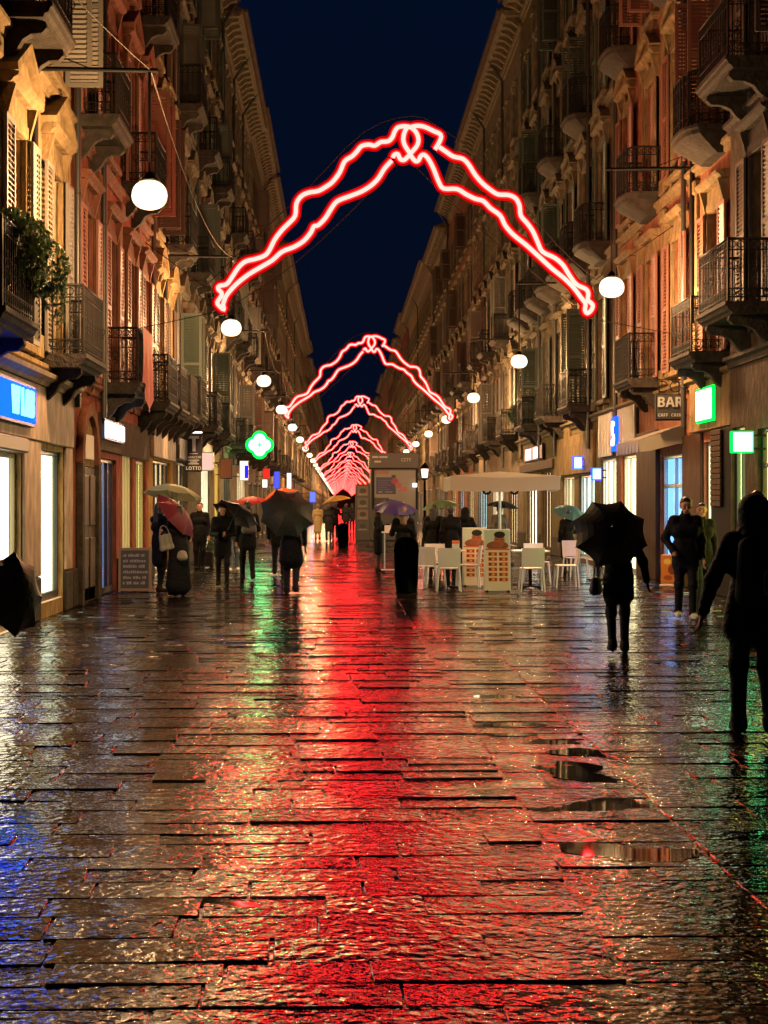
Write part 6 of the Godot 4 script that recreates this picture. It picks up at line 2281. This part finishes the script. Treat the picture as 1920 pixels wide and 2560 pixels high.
	nb.cbox(Vector3(-0.071, 0.131, -0.051), Vector3(0.071, 0.19, 0.051), 0.01)
	single("napkin_holder", nb.mesh(), M.tinted, "orange and white napkin holder on the first cafe table", "napkin holder", Vector3(2.28, 0.755, -33.1))
	menu_board(2.99, 32.0, false, "white menu board with a portrait and rows of dishes, in front")
	menu_board(2.73, 34.1, true, "second menu board with the same portrait, behind the front one")
	var cp := MB.new()
	for i in 40:
		var q := Basis.from_euler(Vector3(rng.randf() * TAU, rng.randf() * TAU, rng.randf() * TAU))
		cp.tri(q * Vector3(0.05, 0.02, 0) + Vector3(0, 0.045, 0), q * Vector3(-0.04, 0.03, 0.03) + Vector3(0, 0.045, 0), q * Vector3(0, -0.04, 0.04) + Vector3(0, 0.045, 0))
	single("crumpled_paper", cp.mesh(), mat(lin(0.5, 0.47, 0.42), 0.9), "crumpled white paper on the ground beside the front menu board", "litter", Vector3(3.24, 0.006, -30.6))
	# market parasol
	var um := thing("market_parasol", "large square beige cafe parasol with a valance", "parasol", Vector3(4.38, 0, -46.0))
	var pc := MB.new()
	var hw := 1.46
	var apex := Vector3(0, 2.56, 0)
	var cs := [Vector3(-hw, 2.42, hw), Vector3(hw, 2.42, hw), Vector3(hw, 2.42, -hw), Vector3(-hw, 2.42, -hw)]
	for k in 4:
		var a: Vector3 = cs[k]
		var e: Vector3 = cs[(k + 1) % 4]
		for i in 8:
			var t0 := i / 8.0
			var t1 := (i + 1) / 8.0
			var s0 := Vector3(0, -0.05 * sin(PI * t0), 0)
			var s1 := Vector3(0, -0.05 * sin(PI * t1), 0)
			pc.tri(apex, a.lerp(e, t1) + s1, a.lerp(e, t0) + s0)
	part("canopy", pc.mesh(), M.canvas, um)
	var vl := MB.new()
	for k in 4:
		var a: Vector3 = cs[k]
		var e: Vector3 = cs[(k + 1) % 4]
		for i in 16:
			var t0 := i / 16.0
			var t1 := (i + 1) / 16.0
			var s0 := Vector3(0, -0.05 * sin(PI * t0), 0)
			var s1 := Vector3(0, -0.05 * sin(PI * t1), 0)
			var dn := Vector3(0, -0.36, 0)
			vl.quad(a.lerp(e, t0) + s0, a.lerp(e, t1) + s1, a.lerp(e, t1) + s1 + dn, a.lerp(e, t0) + s0 + dn)
	part("valance", vl.mesh(), M.canvas, um)
	var pp := MB.new()
	pp.tube(PackedVector3Array([Vector3(0, 0.08, 0), Vector3(0, 2.55, 0)]), 0.035, 8)
	part("pole", pp.mesh(), M.frame_alu, um)
	part("base", box_mesh(Vector3(0.7, 0.08, 0.7), 0.02), M.stone_dark, um, Vector3(0, 0.042, 0))
	for k in 4:
		var rb := MB.new()
		var e: Vector3 = cs[k]
		rb.tube(PackedVector3Array([Vector3(0, 2.52, 0), e + Vector3(0, -0.02, 0)]), 0.015, 5)
		rb.tube(PackedVector3Array([Vector3(0, 2.0, 0), (e * 0.55) + Vector3(0, 2.52 * 0.45 - 0.02, 0)]), 0.013, 5)
		part("rib", rb.mesh(), M.frame_alu, um)
	for k in 2:
		var hb := thing("heater_lamp", "small dark heater hung under the parasol, %s" % ["nearer the kiosk", "nearer the shops"][k], "heater", Vector3(4.38 + (k - 0.5) * 0.75, 2.05, -45.8))
		var hm := MB.new()
		hm.ring(Vector3.ZERO, Vector3.RIGHT, Vector3.UP, 0.1, 0.03, 14)
		part("ring", hm.mesh(), M.black, hb)
		var st := MB.new()
		st.tube(PackedVector3Array([Vector3(0, 0.1, 0), Vector3(-(k - 0.5) * 0.3, 0.5, 0)]), 0.012, 5)
		part("hanger", st.mesh(), M.black, hb)
	# bins and the high table
	var green_bin := mat(lin(0.012, 0.022, 0.016), 0.3)
	bin_thing(1.24, 31.4, 0.23, 1.04, green_bin, "large dark green litter bin in front of the violet umbrella")
	bin_thing(0.12, 64.0, 0.22, 0.95, M.black, "black litter bin standing in the red reflection")
	var ht := thing("high_table", "white high table on wheels beside the person in the black skirt", "table", Vector3(1.22, 0, -40.3))
	part("table_top", box_mesh(Vector3(0.44, 0.03, 0.4), 0.01), M.white_plastic, ht, Vector3(0, 0.99, 0))
	for e in [-1.0, 1.0]:
		var l := MB.new()
		l.tube(PackedVector3Array([Vector3(e * 0.15, 0.08, 0), Vector3(e * 0.15, 0.98, 0)]), 0.018, 6)
		part("leg", l.mesh(), M.frame_alu, ht)
		var wh := MB.new()
		wh.ring(Vector3(e * 0.17, 0.04, 0.1), Vector3.UP, Vector3.BACK, 0.028, 0.012, 10)
		part("wheel", wh.mesh(), M.black, ht)
	part("lower_shelf", box_mesh(Vector3(0.46, 0.025, 0.3), 0.008), M.white_plastic, ht, Vector3(0, 0.09, 0))
	part("box", box_mesh(Vector3(0.18, 0.15, 0.14), 0.01), M.white_plastic, ht, Vector3(-0.06, 1.082, 0))
	# ---- newspaper kiosk with its poster
	var ki := thing("kiosk", "dark street kiosk with a header board and a large poster", "kiosk", Vector3(2.48, 0, -77.0))
	var dark := mat(lin(0.03, 0.022, 0.020), 0.5)
	part("body", box_mesh(Vector3(2.16, 3.3, 2.4), 0.03), dark, ki, Vector3(0, 1.66, -1.25))
	var hd := part("header_board", box_mesh(Vector3(2.3, 0.72, 2.5), 0.03), mat(lin(0.045, 0.03, 0.026), 0.5), ki, Vector3(0, 3.68, -1.25))
	var lt := mat(lin(0.30, 0.24, 0.22), 0.6)
	part("lettering", letters("CITY", 0.16, 0.01), lt, hd, Vector3(0.55, 0.03, 1.256))
	var hb2 := MB.new()
	hb2.box(Vector3(-1.0, 0.12, 1.253), Vector3(-0.72, 0.2, 1.258))
	hb2.box(Vector3(-0.68, 0.12, 1.253), Vector3(-0.3, 0.2, 1.258))
	hb2.box(Vector3(-0.9, -0.09, 1.253), Vector3(-0.6, -0.01, 1.258))
	part("header_print", hb2.mesh(), lt, hd)
	var pr := [[0, 0, 1, 1, Color(0.43, 0.39, 0.36)], [0.0, 0.0, 0.35, 0.1, Color(0.45, 0.29, 0.26)], [0.05, 0.18, 0.52, 0.62, Color(0.14, 0.11, 0.24)]]
	for k in 5:
		pr.append([0.09, 0.25 + k * 0.06, 0.09 + [0.3, 0.26, 0.33, 0.22, 0.28][k], 0.268 + k * 0.06, Color(0.26, 0.22, 0.36)])
	pr.append_array([[0.1, 0.55, 0.2, 0.58, Color(0.43, 0.36, 0.43)], [0.26, 0.55, 0.44, 0.58, Color(0.36, 0.29, 0.40)], [0.40, 0.2, 0.58, 0.36, Color(0.47, 0.09, 0.20), 1], [0.5, 0.3, 0.66, 0.46, Color(0.52, 0.22, 0.26), 1], [0.62, 0.44, 0.80, 0.54, Color(0.54, 0.26, 0.27)], [0.42, 0.12, 0.52, 0.18, Color(0.14, 0.09, 0.14)], [0.0, 0.72, 0.35, 1.0, Color(0.13, 0.10, 0.10)], [0.2, 0.78, 0.75, 1.1, Color(0.14, 0.12, 0.12), 1], [0.46, 0.80, 0.54, 0.87, Color(0.14, 0.12, 0.10), 1]])
	var ps2 := sheet(Vector2(1.9, 1.75), print_tex(256, 236, pr))
	part("poster_sign", ps2[0], ps2[1], ki, Vector3(0.04, 2.35, -0.04))
	var fr2 := MB.new()
	for e in [-1.0, 1.0]:
		fr2.box(Vector3(e * 1.0 - 0.05 + 0.04, 1.42, -0.048), Vector3(e * 1.0 + 0.05 + 0.04, 3.28, -0.01))
	part("poster_frame", fr2.mesh(), M.iron, ki)
	var wing := part("side_stand", box_mesh(Vector3(0.68, 2.6, 0.5), 0.02), dark, ki, Vector3(-1.44, 1.3, -0.35))
	for k in 4:
		var pt := print_tex(32, 32, [[0, 0, 1, 1, [Color(0.34, 0.25, 0.2), Color(0.28, 0.26, 0.2), Color(0.36, 0.28, 0.22), Color(0.2, 0.2, 0.22)][k]], [0.2, 0.2, 0.8, 0.7, Color(0.14, 0.11, 0.1), 1], [0.1, 0.75, 0.9, 0.85, Color(0.42, 0.36, 0.3)]])
		var sh := sheet(Vector2(0.5, 0.46), pt)
		part("magazine_cover", sh[0], sh[1], wing, Vector3(0.0, 0.98 - k * 0.54, 0.254))
	var tl := single("lit_box_sign", box_mesh(Vector3(0.2, 0.17, 0.1)), glow(Color(1.0, 1.0, 0.97), 3.0), "small white lit box sign at the corner of the kiosk", "sign", Vector3(3.42, 2.55, -76.9))
	var ln := thing("lantern", "lit pinkish white lantern hanging beside the kiosk", "lantern", Vector3(3.48, 0, -69.0))
	var lg := MB.new()
	lg.lathe(PackedVector2Array([Vector2(0, 2.76), Vector2(0.11, 2.76), Vector2(0.15, 3.12), Vector2(0, 3.13)]), 6)
	part("lantern_glass", lg.mesh(), glow(Color(1.0, 0.82, 0.74), 2.5), ln)
	var lc := MB.new()
	lc.lathe(PackedVector2Array([Vector2(0.17, 3.135), Vector2(0.18, 3.16), Vector2(0.09, 3.3), Vector2(0.03, 3.36), Vector2(0, 3.4)]), 6)
	lc.lathe(PackedVector2Array([Vector2(0, 2.62), Vector2(0.05, 2.64), Vector2(0.13, 2.72), Vector2(0.13, 2.755)]), 6)
	part("lantern_cap", lc.mesh(), M.iron, ln)
	var lpst := MB.new()
	lpst.lathe(PackedVector2Array([Vector2(0.12, 0.0), Vector2(0.12, 0.25), Vector2(0.06, 0.4), Vector2(0.045, 2.6), Vector2(0.0, 2.63)]), 10)
	part("lantern_post", lpst.mesh(), M.iron, ln)
	omni(ln, Vector3(0, 2.95, 0.3), Color(1.0, 0.8, 0.65), 0.4, 0.1)

const LAMP_E := 38.0
const NEON_E := 0.4


func _ready() -> void:
	# ---- camera, sky, exposure
	var cam := Camera3D.new()
	cam.name = "camera"
	add_child(cam)
	cam.projection = Camera3D.PROJECTION_FRUSTUM
	cam.near = 0.1
	cam.far = 1500.0
	cam.size = 2.0 * 1280.0 / 4200.0 * 0.1
	cam.frustum_offset = Vector2(110.0 / 4200.0 * 0.1, -18.0 / 4200.0 * 0.1)
	cam.position = Vector3(0, EYE, 0)
	cam.current = true
	var env := Environment.new()
	env.background_mode = Environment.BG_SKY
	var sky := ProceduralSkyMaterial.new()
	sky.sky_top_color = Color(0.008, 0.048, 0.128)
	sky.sky_horizon_color = Color(0.015, 0.035, 0.095)
	sky.sky_curve = 0.25
	sky.ground_bottom_color = Color(0.01, 0.01, 0.015)
	sky.ground_horizon_color = Color(0.02, 0.025, 0.05)
	sky.sun_angle_max = 0.0
	env.sky = Sky.new()
	env.sky.sky_material = sky
	env.background_energy_multiplier = 1.0
	env.tonemap_mode = Environment.TONE_MAPPER_LINEAR
	env.tonemap_exposure = 1.2
	env.sdfgi_enabled = true
	env.ssao_enabled = true
	env.ssil_enabled = true
	var we := WorldEnvironment.new()
	we.name = "world_environment"
	we.environment = env
	add_child(we)
	make_materials()
	build_ground()
	build_buildings()
	build_lamps()
	build_neon()
	build_props()
	build_people()
